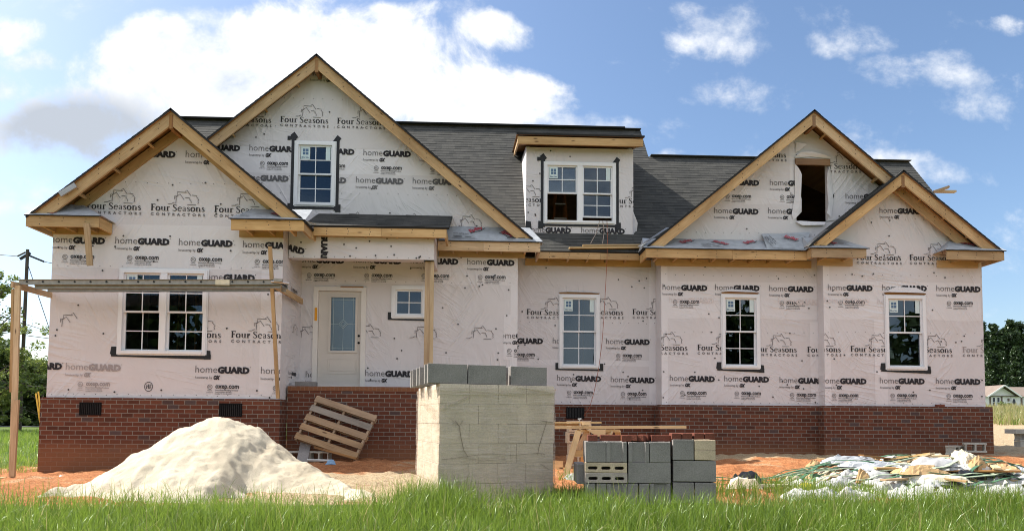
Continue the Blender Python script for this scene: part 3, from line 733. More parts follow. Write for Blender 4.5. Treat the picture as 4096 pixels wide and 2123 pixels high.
fb.face([(-.946, 13.196, 1.339), (-.946, 14.05, 1.339), (-.946, 14.05, 1.425), (-.946, 13.196, 1.425)], [(.03, 0), (.03, .85), (.12, .85), (.12, 0)], B)
fb.build('foundation', B, parent=H)
MB().mbox(-3.786, -.96, 13.402, 14.146, 1.30, 1.423, 'cmu').build('porch_slab', 'cmu', parent=H)
for (x0, y0, x1, y1, Y) in ((320, 1608, 405, 1660, 12.75), (878, 1612, 968, 1666, 12.75), (2265, 1627, 2337, 1673, 15.05)):
    a, b = P(x0, y0, Y), P(x1, y1, Y); mb = MB()
    for q in ((a.x, b.x, a.z-.018, a.z), (a.x, b.x, b.z, b.z+.018), (a.x, a.x+.018, b.z+.018, a.z-.018), (b.x-.018, b.x, b.z+.018, a.z-.018)):
        mb.box(q[0], q[1], Y-.018, Y+.02, q[2], q[3], 'vent')
    n = 11
    for i in range(n):
        xx = lerp(a.x+.03, b.x-.03, i/(n-1)); mb.box(xx-.006, xx+.006, Y-.012, Y-.004, b.z+.018, a.z-.018, 'black_plastic')
    mb.face([(a.x, Y-.001, b.z), (b.x, Y-.001, b.z), (b.x, Y-.001, a.z), (a.x, Y-.001, a.z)], None, 'vent')
    mb.build('foundation_vent', 'vent', parent=H)

# openings: x0, x1, z0, z1 of the hole
W_LW = (-6.77, -5.24, 2.01, 3.52); W_MAIN = (-3.98, -3.22, 5.26, 6.54); W_SMALL = (-1.92, -1.30, 2.94, 3.52)
W_1 = (1.67, 2.49, 2.01, 3.58); W_2 = (5.18, 5.94, 2.00, 3.54); W_3 = (8.67, 9.49, 1.99, 3.52); W_D = (1.32, 2.86, 5.28, 6.60)
DOOR = (-3.54, -2.52, 1.43, 3.50)

# --- left wing front
w_ = Wall(12.85, [(-8.06, 1.16), (-3.83, 1.16), (-3.83, 4.68), (-5.80, 6.30), (-8.06, 4.45)], [W_LW])
w_.lap(-8.06, -3.83, 3.57, 4.40); w_.lap(-4.22, -3.83, 1.16, 3.95, sag=.004); w_.lap(-8.06, -3.83, 1.16, 1.24, sag=.02)
for a in ((488, 624), (743, 630), (203, 970), (462, 974), (716, 981), (972, 990)): w_.stamp(S_GUARD, *a, rot=-.55)
for a in ((203, 970), (462, 974), (716, 981), (972, 990)): w_.stamp(S_COM, *a, rot=-.55)
for a in ((348, 835), (604, 842), (858, 849)): w_.stamp(S_FOUR, *a, rot=-.6)
w_.stamp(faded(S_GUARD), 264, 1478, rot=-.5); w_.stamp(faded(S_COM), 264, 1478, rot=-.5)
w_.stamp(S_GUARD, 6+22, 1472, rot=-.5); w_.stamp(S_GUARD, 782, 1489, rot=-.5); w_.stamp(S_COM, 782, 1489, rot=-.5)
w_.stamp(S_GUARD, 1044, 1494, rot=-.5); w_.stamp(S_COM, 1044, 1494, rot=-.5)
w_.stamp(S_GUARD, 805, 1119, rot=-.5)
w_.stamp(S_HALF, 146, 1335, rot=-.5); w_.stamp(S_FOUR, 667, 1347, rot=-.5); w_.stamp(S_FOUR, 925, 1350, rot=-.5)
w_.stamp(S_HB, 578, 1556)
w_.nails(46, 1, (4.05, 5.2, 3.6, 1.22)); w_.build(H)

# --- porch wall / main block, lower part
w_ = Wall(14.15, [(-3.829, 1.16), (.65, 1.16), (.65, 4.5), (-3.829, 4.5)], [DOOR, W_SMALL])
w_.lap(-3.829, .65, 3.62, 4.5); w_.lap(.50, .65, 1.2, 4.3, sag=.003); w_.lap(.36, .65, 2.05, 3.0, sag=.003)
for a in ((1185, 1049), (1415, 1051), (1643, 1053), (1869, 1058)): w_.stamp(S_GUARD, *a, rot=-.4); w_.stamp(S_COM, *a, rot=-.4)
for a in ((1115, 1377), (1352, 1371), (1577, 1375), (1805, 1378)): w_.stamp(S_LOGO, *a)
w_.stamp(S_GUARD, 1223, 1508); w_.stamp(S_GUARD, 1461, 1503); w_.stamp(S_GUARD, 1985, 1352, xlim=(.36, .65)); w_.stamp(S_COM, 1985, 1352, xlim=(.36, .65))
w_.nails(44, 2, (3.66,)); w_.build(H)

# --- main gable, upper part
w_ = Wall(14.15, [(-7.9, 4.502), (.84, 4.502), (-3.54, 8.17)], [W_MAIN])
w_.lap(-7.9, .84, 5.90, 6.45); w_.lap(-6.5, .84, 6.45, 8.2, m='wrap')
w_.stamp(S_GUARD, 1242, 304)
for a in ((893, 486), (1122, 489), (1349, 496)): w_.stamp(S_FOUR, *a, rot=-.7)
for a in ((768, 598), (998, 603), (1227, 613), (1454, 622), (1679, 626)): w_.stamp(S_GUARD, *a, rot=-.5)
for a in ((998, 603), (1227, 613), (1454, 622), (1679, 626)): w_.stamp(S_COM, *a, rot=-.5)
MT['inkworn'] = print_mat('wrap_print_scuffed', (.10, .095, .10))
for a in ((962, 720), (1194, 727), (1424, 731), (1651, 735)): w_.stamp(faded(S_GUARD, 'inkworn'), *a, rot=-.5)
for a in ((1759, 932), (1303, 922), (1531, 927)): w_.stamp(S_LOGO, *a)
w_.nails(30, 3, (6.9, 5.5, 7.5)); w_.build(H)

# --- recess between the blocks
w_ = Wall(15.15, [(.653, 1.16), (3.81, 1.16), (3.81, 4.46), (.653, 4.46)], [W_1])
w_.lap(.653, 3.81, 2.03, 2.16, sag=.006); w_.lap(3.66, 3.81, 1.16, 4.2, sag=.003)
for a in ((2107, 1258), (2317, 1257), (2530, 1258)): w_.stamp(S_FOUR, *a, rot=-.2, xlim=(.86, 3.85))
for a in ((1995, 1371), (2211, 1373), (2424, 1375)): w_.stamp(S_GUARD, *a, rot=-.2)
for a in ((1995, 1371), (2424, 1375)): w_.stamp(S_COM, *a, rot=-.2)
for a in ((2228, 1521), (2443, 1527)): w_.stamp(S_GUARD, *a, rot=-.6); w_.stamp(S_COM, *a, rot=-.6)
w_.nails(34, 4, (3.0, 1.22)); w_.build(H)

# --- middle right front, lower part
w_ = Wall(14.65, [(3.81, 1.16), (7.28, 1.16), (7.28, 4.46), (3.81, 4.46)], [W_2])
w_.lap(3.81, 7.28, 3.05, 3.86); w_.lap(3.81, 3.95, 1.16, 4.2, sag=.003); w_.lap(7.1, 7.28, 1.16, 3.0, sag=.003)
for a in ((2650, 1159), (2860, 1160), (3077, 1164)): w_.stamp(S_GUARD, *a, rot=-.15); w_.stamp(S_COM, *a, rot=-.15)
for a in ((2676, 1209), (3112, 1216)): w_.stamp([('inkghost', t) for _, t in S_GUARD[:2]], *a, rot=-.15)
for a in ((2569, 1399), (2790, 1400), (3008, 1406), (3229, 1409)): w_.stamp(S_FOUR, *a, rot=-.2)
for a in ((2679, 1522), (2897, 1524), (3118, 1530)): w_.stamp(S_GUARD, *a, rot=-.5); w_.stamp(S_COM, *a, rot=-.5)
w_.nails(36, 5, (4.0, 2.75, 1.22)); w_.build(H)

# --- middle right gable with the torn opening
OPEN = (6.84, 7.56, 5.24, 6.56)
w_ = Wall(14.65, [(3.47, 4.462), (10.67, 4.462), (7.07, 7.44)], [OPEN])
w_.lap(5.35, 6.84, 5.61, 5.93); w_.lap(6.70, 6.84, 5.2, 7.0, sag=.02)
w_.stamp(S_OX, 3159, 500)
w_.stamp(S_FOUR, 2968, 627, rot=-.2); w_.stamp(S_FOUR, 3266, 675, rot=.6)
for a in ((2860, 738), (3079, 741)): w_.stamp(S_GUARD, *a, rot=-.2); w_.stamp(S_COM, *a, rot=-.2)
w_.stamp(S_GUARD, 3162, 792, rot=.4); w_.stamp(S_GUARD, 3382, 795, rot=.2)
for a in ((2637, 851), (2857, 853), (3072, 854)): w_.stamp(S_GUARD, *a, rot=-.2)
w_.nails(30, 6, (6.6, 4.95)); w_.build(H)

# --- right wing front
w_ = Wall(14.38, [(7.28, 1.16), (10.82, 1.16), (10.82, 4.50), (8.87, 6.06), (7.28, 4.79)], [W_3])
w_.lap(7.28, 10.78, 3.03, 3.86); w_.lap(7.28, 7.42, 1.16, 4.2, sag=.003); w_.lap(8.38, 8.66, 1.10, 3.03, sag=.01)
w_.stamp(S_GUARD, 3518, 852, scale=.97)
for a in ((3426, 1039), (3638, 1041)): w_.stamp(S_FOUR, *a)
for a in ((3311, 1160), (3529, 1161), (3745, 1164)): w_.stamp(S_GUARD, *a, rot=-.15); w_.stamp(S_COM, *a, rot=-.15)
for a in ((3296, 1213), (3510, 1216)): w_.stamp([('inkghost', t) for _, t in S_GUARD[:2]], *a, rot=-.15)
for a in ((3182, 1405), (3402, 1406), (3629, 1408)): w_.stamp(S_FOUR, *a)
w_.stamp([('inkfade', S_FOUR[0][1]), S_FOUR[1], S_FOUR[2]], 3850, 1409)
for a in ((3285, 1532), (3519, 1532), (3743, 1534)): w_.stamp(S_GUARD, *a, rot=-.25); w_.stamp(S_COM, *a, rot=-.25)
w_.nails(40, 7, (4.0, 5.25, 2.75, 1.22)); w_.build(H)

# --- side, return and back walls
def plane_wall(pts, thick_vec, m='wrap', name='wall'):
    mb = MB(); t = Vector(thick_vec); a = [Vector(p) for p in pts]; b = [p+t for p in a]
    mb.face(a, None, m); mb.face(b[::-1], None, m)
    for i in range(len(a)): j = (i+1) % len(a); mb.face([a[j], a[i], b[i], b[j]], None, m)
    return mb.build(name, m, parent=H)
ret = MB()                                                                     # left wing, side towards the porch, printed too
ret.mbox(-3.93, -3.828, 12.972, 14.148, 1.16, 4.66, 'wrap')
for (yo, zo, st, sc) in ((13.35, 1.66, S_GUARD, .55), (13.3, 2.40, S_LOGO, .75), (13.2, 3.55, S_COM, .8)):
    for m, tris in st:
        for t in tris: ret.face([(-3.822, min(yo+p[0]*sc, 14.14), zo+p[1]*sc) for p in t], None, m)
ret.build('wall', 'wrap', parent=H)
plane_wall([(.652, 14.272, 1.16), (.652, 15.148, 1.16), (.652, 15.148, 4.44), (.652, 14.272, 4.44)], (-.1, 0, 0))
plane_wall([(3.808, 15.148, 1.16), (3.808, 14.772, 1.16), (3.808, 14.772, 4.44), (3.808, 15.148, 4.44)], (.1, 0, 0))
plane_wall([(7.278, 14.648, 1.16), (7.278, 14.502, 1.16), (7.278, 14.502, 4.44), (7.278, 14.648, 4.44)], (.1, 0, 0))
plane_wall([(-8.06, 21.9, 1.16), (-8.06, 12.972, 1.16), (-8.06, 12.972, 4.40), (-8.06, 14.85, 4.40), (-8.06, 18.3, 8.62), (-8.06, 21.9, 4.40)], (.1, 0, 0))
plane_wall([(10.82, 14.502, 1.16), (10.82, 20.05, 1.16), (10.82, 20.05, 4.34), (10.82, 17.4, 7.5), (10.82, 14.83, 4.42), (10.82, 14.502, 4.42)], (-.1, 0, 0))
plane_wall([(4.12, 15.2, 5.0), (4.12, 21.6, 4.6), (4.12, 18.3, 8.62)], (-.08, 0, 0))
plane_wall([(10.7, 20.05, 1.16), (4.1, 20.05, 1.16), (4.1, 20.05, 4.34), (10.7, 20.05, 4.34)], (0, -.1, 0))
plane_wall([(4.1, 21.9, 1.16), (-7.95, 21.9, 1.16), (-7.95, 21.9, 4.4), (4.1, 21.9, 4.4)], (0, -.1, 0))
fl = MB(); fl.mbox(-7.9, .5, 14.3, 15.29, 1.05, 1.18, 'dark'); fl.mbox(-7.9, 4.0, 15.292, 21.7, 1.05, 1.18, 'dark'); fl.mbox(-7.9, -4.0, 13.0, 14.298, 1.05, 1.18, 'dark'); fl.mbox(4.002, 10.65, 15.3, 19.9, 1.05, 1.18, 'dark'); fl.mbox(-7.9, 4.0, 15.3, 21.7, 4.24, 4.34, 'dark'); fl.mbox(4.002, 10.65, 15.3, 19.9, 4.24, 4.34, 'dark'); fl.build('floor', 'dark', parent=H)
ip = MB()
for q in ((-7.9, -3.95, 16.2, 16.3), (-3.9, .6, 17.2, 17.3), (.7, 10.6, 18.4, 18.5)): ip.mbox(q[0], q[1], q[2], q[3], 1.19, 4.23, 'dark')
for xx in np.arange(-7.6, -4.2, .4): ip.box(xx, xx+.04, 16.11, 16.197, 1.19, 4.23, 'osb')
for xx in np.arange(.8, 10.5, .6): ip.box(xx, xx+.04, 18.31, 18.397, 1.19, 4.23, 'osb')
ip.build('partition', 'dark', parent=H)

# --- dormer
w_ = Wall(15.15, [(.87, 4.93), (3.31, 4.93), (3.31, 6.98), (.87, 6.98)], [W_D])
w_.lap(.87, 3.31, 4.9, 5.0, m='under', sag=.02)
w_.stamp(S_FOUR, 2011, 806); w_.stamp(S_FOUR, 2445, 813)
w_.stamp(S_GUARD, 2109, 928, rot=-.3); w_.stamp(S_GUARD, 2325, 931, rot=-.3)
w_.nails(16, 8); w_.build(H)
def main_z(y): return 4.5+1.2*(y-14.72)
for sx, x in ((-1, .87), (1, 3.31)):
    yb = (7.0-4.5)/1.2+14.72
    plane_wall([(x, 15.272, main_z(15.272)+.0), (x, 17.35, main_z(17.35)-.02), (x, 17.35, 7.55), (x, 15.272, 7.05)], (-sx*.08, 0, 0), m='wrap2')
shingled('roof', (.63, 14.82, 7.16), (3.50, 14.82, 7.16), (.63, 17.6, 7.16+.25*2.78), (3.50, 17.6, 7.16+.25*2.78), course=.16)
board('fascia_board', .66, 3.47, 14.85, 14.89, 6.93, 7.10, 'wood')
for xx in (.69, 3.44): MB().bar((xx, 14.892, 7.065), (xx, 17.3, 7.065+.25*2.4), .04, .10, m='wood').build('fascia_board', 'wood', parent=H)
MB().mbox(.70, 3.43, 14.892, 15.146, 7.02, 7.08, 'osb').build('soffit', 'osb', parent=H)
fl = MB()                                                                     # loose wrap flapping at the dormer's foot
fl.face([(3.30, 15.13, 5.55), (3.42, 15.2, 5.30), (3.40, 15.25, 5.02), (3.30, 15.14, 4.97)], None, 'wrap2'); fl.face([(3.40, 15.25, 5.2), (3.47, 15.28, 5.10), (3.43, 15.27, 4.93), (3.38, 15.24, 4.98)], None, 'tape')
fl.face([(.86, 15.12, 5.28), (.98, 15.12, 5.26), (1.0, 15.12, 5.08), (.92, 15.12, 5.0), (.86, 15.12, 5.05)], None, 'tape')
fl.build('loose_flap', 'wrap2', parent=H)

# --- roofs
ZV = 4.5+1.2*2.55
shingled('roof', (-8.30, 14.72, 4.5), (.90, 14.72, 4.5), (-8.30, 17.27, ZV), (.90, 17.27, ZV))
shingled('roof', (.903, 14.72, 4.5), (3.277, 14.72, 4.5), (.903, 15.17, 4.5+1.2*.45), (3.277, 15.17, 4.5+1.2*.45))
shingled('roof', (3.28, 14.72, 4.5), (3.45, 14.72, 4.5), (3.28, 17.27, ZV), (7.07, 17.27, ZV))
shingled('roof', (-8.30, 17.271, ZV), (4.20, 17.271, ZV), (-8.30, 18.30, 8.80), (4.20, 18.30, 8.80))
shingled('roof', (4.203, 17.271, ZV), (11.2, 17.271, ZV), (4.203, 17.40, 7.716), (11.2, 17.40, 7.716))
shingled('roof', (10.65, 14.72, 4.5), (11.2, 14.72, 4.5), (7.074, 17.27, ZV), (11.2, 17.27, ZV))
for (x0, x1, yr, zr, dz) in ((-8.30, 4.2, 18.30, 8.80, 4.3), (4.2, 11.2, 17.40, 7.716, 3.2)):
    shingled('roof', (x1, yr+dz/1.2, zr-dz), (x0, yr+dz/1.2, zr-dz), (x1, yr+.004, zr), (x0, yr+.004, zr), course=.4)
mb = MB(); mb.bar((-8.30, 18.30, 8.83), (3.75, 18.30, 8.83), .26, .035, m='edge'); mb.build('ridge_vent', 'edge', parent=H)
mb = MB(); mb.bar((3.755, 18.30, 8.815), (4.2, 18.30, 8.815), .2, .02, m='shingle'); mb.bar((4.25, 17.40, 7.735), (11.2, 17.40, 7.735), .2, .02, m='shingle'); mb.build('ridge_cap', 'shingle', parent=H)
gable_roof(-5.78, 6.42, .82, -8.27, -3.29, 12.38, 14.72, 14.72, 16.32)
gable_roof(-3.54, 8.28, .8375, -7.95, .94, 13.80, 14.72, 14.75, 17.87)
gable_roof(7.07, 7.56, .83, 3.33, 10.75, 14.20, 14.72, 14.72, 17.27)
gable_roof(8.87, 6.18, .80, 6.80, 11.02, 13.97, 14.72, 14.72, 16.12)
# rake boards and the inner trim of the two outer wings
for (ax, az, s_, xl, xr, y) in ((-5.78, 6.42, .82, -8.20, -3.36, 12.42), (-3.54, 8.28, .8375, -7.7, .86, 13.84), (7.07, 7.56, .83, 3.42, 10.6, 14.24), (8.87, 6.18, .80, 6.90, 10.94, 14.01)):
    rake(ax, az, s_, xl, y); rake(ax, az, s_, xr, y)
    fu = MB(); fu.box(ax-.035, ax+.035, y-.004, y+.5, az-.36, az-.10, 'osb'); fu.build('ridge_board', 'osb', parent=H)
for (ax, az, s_, hw_l, hw_r, y) in ((-5.80, 6.30, .82, 1.88, 1.8, 12.805), (8.87, 6.06, .80, 1.75, 1.68, 14.335)):
    rake(ax, az+.045, s_, ax-hw_l, y, h=.17, m='wood_frieze', name='rake_trim'); rake(ax, az+.045, s_, ax+hw_r, y, h=.17, m='wood_frieze', name='rake_trim')
def lookouts(ax, az, s_, y0, y1, offs):
    for d in offs:
        for sg in (-1, 1):
            x = ax+sg*d; z = az-s_*d-.14
            MB().bar((x, y0, z), (x, y1, z), .04, .085, up=(sg*s_, 0, 1), m='wood_frieze').build('lookout', 'wood_frieze', parent=H)
lookouts(-5.78, 6.42, .82, 12.462, 12.80, (.5, 1.1, 1.7)); lookouts(8.87, 6.18, .80, 14.052, 14.33, (.5, 1.0, 1.5))
lookouts(-3.54, 8.28, .8375, 13.882, 14.145, (.45, 1.1, 1.75, 2.4, 3.05)); lookouts(7.07, 7.56, .83, 14.282, 14.645, (.35, 1.5, 2.6))

# --- eaves: fascia, frieze, rafter tails
def eave(x0, x1, yf, yw, zf0=4.26, zf1=4.45, fx0=None, fx1=None, zz0=4.20, zz1=4.345, step=.41, ends=(None, None), m='wood'):
    R_ = random.Random(int(x0*97)); fbm_ = MB()
    if x1-x0 > 2: xj = lerp(x0, x1, R_.uniform(.4, .65)); fbm_.box(x0, xj-.0025, yf, yf+.04, zf0, zf1, m); fbm_.box(xj+.0025, x1, yf+.002, yf+.04, zf0-.003, zf1-.003, m)
    else: fbm_.box(x0, x1, yf, yf+.04, zf0, zf1, m)
    nail_dots(fbm_, [(x0+.05+(x1-x0-.1)*(i+.5)/max(1, int((x1-x0)/.41))+R_.uniform(-.02, .02), lerp(zf0, zf1, t)) for i in range(max(1, int((x1-x0)/.41))) for t in (.22, .52, .80) if R_.random() < .8], yf-.002); fbm_.build('fascia_board', m, parent=H)
    board('frieze_board', fx0 if fx0 is not None else x0, fx1 if fx1 is not None else x1, yw-.042, yw-.0135, zz0, zz1, 'wood_frieze')
    n = max(1, int((x1-x0)/step))
    for i in range(n):
        xx = x0+.06+(x1-x0-.12)*(i+.5)/n
        MB().box(xx-.019, xx+.019, yf+.042, yw-.044, zf0+.005, zf0+.09, 'wood_frieze').build('rafter_tail', 'wood_frieze', parent=H)
    for xx, yb in zip((x0, x1-.04), ends):
        if yb: board('fascia_board', xx, xx+.04, yf+.042, yb, zf0, zf1-.002, m)
eave(-8.26, -6.98, 12.39, 12.85, 4.21, 4.40, -8.06, -7.0, 4.19, 4.34, .4, (14.7, 12.83))
eave(-4.64, -3.33, 12.39, 12.85, 4.21, 4.40, -4.64, -3.83, 4.19, 4.34, .42, (None, 12.95))
eave(-1.0, 1.09, 13.79, 14.15, 4.245, 4.435, -1.0, .80, 4.19, 4.335, .46, (None, 14.72))
eave(1.092, 3.36, 14.74, 15.15, 4.34, 4.48, .86, 3.70, 4.27, 4.425, .45)
eave(3.36, 6.84, 14.19, 14.65, 4.265, 4.455, 3.68, 7.14, 4.19, 4.345, .4, (14.72, None))
eave(6.842, 8.02, 13.975, 14.38, 4.275, 4.465, 7.14, 7.92, 4.19, 4.345, .4, (14.188, None))
eave(9.77, 11.02, 13.975, 14.38, 4.275, 4.465, 9.80, 10.72, 4.19, 4.345, .5, (None, 14.72))
board('brace', 3.662, 3.678, 14.612, 14.64, 4.19, 4.345, 'wood_frieze')
# --- little return roofs in grey printed underlayment
def pent(name, x0, x1, yf, yw, z0, z1, hip0=0.0, hip1=0.0, prints=(), lap=0.02):
    mb = MB(); n = max(3, int((x1-x0)/.12)); R = random.Random(int(abs(x0*100)))
    rows = 4; grid = []
    for j in range(rows+1):
        t = j/rows; xa, xb = lerp(x0, x0+hip0, t), lerp(x1, x1-hip1, t); row = []
        for i in range(n+1):
            s_ = i/n; z = lerp(z0, z1, t)+R.uniform(-.006, .006)*(1 if 0 < j else .3)
            row.append(Vector((lerp(xa, xb, s_), lerp(yf, yw, t), z)))
        grid.append(row)
    for j in range(rows):
        for i in range(n): mb.face([grid[j][i], grid[j][i+1], grid[j+1][i+1], grid[j+1][i]], None, 'under')
    for i in range(n): mb.face([grid[0][i]-Vector((0, 0, lap)), grid[0][i+1]-Vector((0, 0, lap)), grid[0][i+1], grid[0][i]], None, 'edge')
    for k, hp in ((0, hip0), (n, hip1)):
        if hp:
            xx = x0 if k == 0 else x1
            for j in range(rows): mb.face([grid[j][k], (xx, lerp(yf, yw, j/rows), z0), (xx, lerp(yf, yw, (j+1)/rows), z0), grid[j+1][k]], None, 'under')
    U = Vector((1, 0, 0)); V = Vector((0, yw-yf, z1-z0)).normalized(); N = U.cross(V).normalized()
    for (st, xo, vo, ro, sc) in prints:
        c, sn = math.cos(rad(ro))*sc, math.sin(rad(ro))*sc; o = Vector((xo, yf, z0))+V*vo
        L = math.hypot(yw-yf, z1-z0)
        for m, tris in st:
            for t in tris:
                q = [(p[0]*c-p[1]*sn, p[0]*sn+p[1]*c) for p in t]
                q = clip_poly(q, [(0, -1, vo-.02), (0, 1, L-vo-.02), (-1, 0, xo-x0-.03), (1, 0, x1-xo-.03)])
                if q: mb.face([o+U*p[0]+V*p[1]+N*.012 for p in q], None, m)
    return mb.build(name, 'under', parent=H)
_ep = sc_h(font_tris('Epilay', .1, .004, shear=.2, width=.34), .11)
_epu = stroke([(-.02, -.035), (.1, -.03), (.2, -.06), (.36, -.02)], .018)
S_EP = [('red_ink', _ep), ('ink', _epu)]
_ew = sc_h(font_tris('www.epilay.com', .05, .0015, res=1, width=.32), .035)
_dash = stroke([(.0, -.06), (.42, -.06)], .008)+stroke([(-.03, -.17), (.46, -.17)], .008)+stroke([(.02, -.20), (.5, -.20)], .006)+stroke(arc(.1, -.11, .09, .02, 0, 360, 12), .012)+stroke([(.24, -.11), (.38, -.11)], .016)
S_EW = [('ink', _ew+_dash)]
pent('underlayment', -8.28, -6.93, 12.36, 12.842, 4.415, 4.76, 0, .62, [(S_EP, -8.0, .2, -35, .8), (S_EW, -7.6, .42, 25, .8)])
pent('underlayment', -4.68, -3.30, 12.36, 12.842, 4.415, 4.74, .3, 0, [(S_EP, -4.0, .3, -35, .7), (S_EW, -4.5, .2, -20, .5)])
pent('underlayment', -.98, 1.14, 13.76, 14.142, 4.45, 4.84, 0, .25, [(S_EP, -.35, .30, 35, 1), (S_EP, .28, .33, -35, 1), (S_EW, -.7, .24, 0, 1), (S_EW, .4, .22, 0, 1)])
pent('underlayment', 3.30, 6.90, 14.16, 14.642, 4.47, 4.80, .1, 0, [(S_EP, 4.2, .28, 35, 1.05), (S_EP, 4.9, .42, -35, 1.05), (S_EP, 5.6, .3, 35, 1), (S_EW, 4.6, .26, 0, 1), (S_EW, 6.1, .26, 0, 1)])
pent('underlayment', 6.80, 8.08, 13.945, 14.372, 4.48, 4.80, .05, .5, [(S_EP, 7.15, .33, -28, 1.0), (S_EW, 7.0, .2, 0, .9), (S_EW, 7.5, .28, -20, .6)])
pent('underlayment', 9.72, 11.05, 13.945, 14.372, 4.48, 4.80, .4, .1, [(S_EP, 10.25, .36, -28, 1.0)])
# a loose square of underlayment lying askew on the middle strip, and the bright valley flashing
ls = MB(); c0 = [P(3047, 940, 14.63), P(3240, 935, 14.62), P(3222, 1000, 14.20), P(3068, 1000, 14.20)]
q = [Vector((p.x, p.y, p.z+.03)) for p in c0]
for j in range(5):
    for i in range(5):
        f_ = lambda u, v: lerp(lerp(q[3], q[2], u), lerp(q[0], q[1], u), v)+Vector((0, 0, .012*math.sin(5*u+3*v)))
        ls.face([f_(i/5, j/5), f_((i+1)/5, j/5), f_((i+1)/5, (j+1)/5), f_(i/5, (j+1)/5)], None, 'under')
U = (q[2]-q[3]).normalized(); V = (q[0]-q[3]).normalized(); N = U.cross(V).normalized()
if N.z < 0: N = -N
for st, ou, ov, ro, sc in ((S_EP, .45, .44, -28, .95), (S_EW, .12, .5, -68, .9), (S_EW, .9, .45, -60, .5)):
    for m, tris in st:
        for t in tris: ls.face([q[3]+U*(ou+(p[0]*math.cos(rad(ro))-p[1]*math.sin(rad(ro)))*sc)+V*(ov+(p[0]*math.sin(rad(ro))+p[1]*math.cos(rad(ro)))*sc)+N*.03 for p in t], None, m)
ls.build('underlayment', 'under', parent=H)
vf = MB(); vf.bar((3.22, 14.18, 4.49), (3.95, 14.62, 5.03), .09, .012, up=(-.5, -.5, 1), m='alu_bright'); vf.bar((6.72, 13.98, 4.50), (7.25, 14.16, 4.92), .09, .012, up=(-.5, -.5, 1), m='alu_bright')
vf.bar((.95, 13.84, 4.47), (1.16, 14.2, 4.52), .08, .012, up=(.3, 0, 1), m='alu_bright'); vf.bar((-3.42, 12.42, 4.43), (-3.24, 12.8, 4.45), .06, .012, up=(.3, 0, 1), m='alu_bright')
vf.build('valley_flashing', 'alu_bright', parent=H)
sf = MB(); a = P(240, 778, 12.36); b = P(302, 740, 12.36); sf.bar(a, b, .03, .09, up=(0, 0, 1), m='under'); sf.build('starter_strip', 'under', parent=H)
# hanging scrap of lumber nailed under the left return
a, b = P(347, 895, 12.34), P(360, 1062, 12.42); MB().bar(a, b, .10, .035, up=(0, 1, 0), m='wood').build('hanging_board', 'wood', parent=H)

# --- porch: shed roof, wrapped beam, post
shingled('roof', (-3.50, 12.93, 4.47), (-.73, 12.93, 4.47), (-3.50, 14.14, 5.06), (-.73, 14.14, 5.06))
eave(-3.30, -.78, 12.95, 13.15, 4.28, 4.45, -3.3, -1.0, 4.30, 4.38, .6, (None, 13.6))
board('fascia_board', -3.33, -3.302, 12.96, 13.7, 4.22, 4.43, 'wood')
wb = Wall(13.15, [(-3.815, 3.89), (-1.03, 3.89), (-1.03, 4.45), (-3.815, 4.45)], [], thick=.22)
wb.lap(-3.815, -3.2, 3.87, 4.45, m='wrap2', sag=.02)
wb.stamp(S_GUARD, 1289, 850, rot=-90); wb.stamp(S_GUARD, 1015, 965, rot=-14)
wb.nails(26, 9, (3.92,)); wb.build(H)
plane_wall([(-1.028, 13.152, 3.89), (-1.028, 14.148, 3.89), (-1.028, 14.148, 4.45), (-1.028, 13.152, 4.45)], (-.2, 0, 0))
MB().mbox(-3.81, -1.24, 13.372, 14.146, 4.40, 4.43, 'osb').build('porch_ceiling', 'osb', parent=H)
pb = MB(); pb.box(-1.205, -1.10, 13.24, 13.28, 1.427, 3.886, 'wood'); pb.box(-1.098, -1.03, 13.23, 13.27, 1.427, 3.886, 'wood_pale'); pb.build('porch_post', 'wood', parent=H)

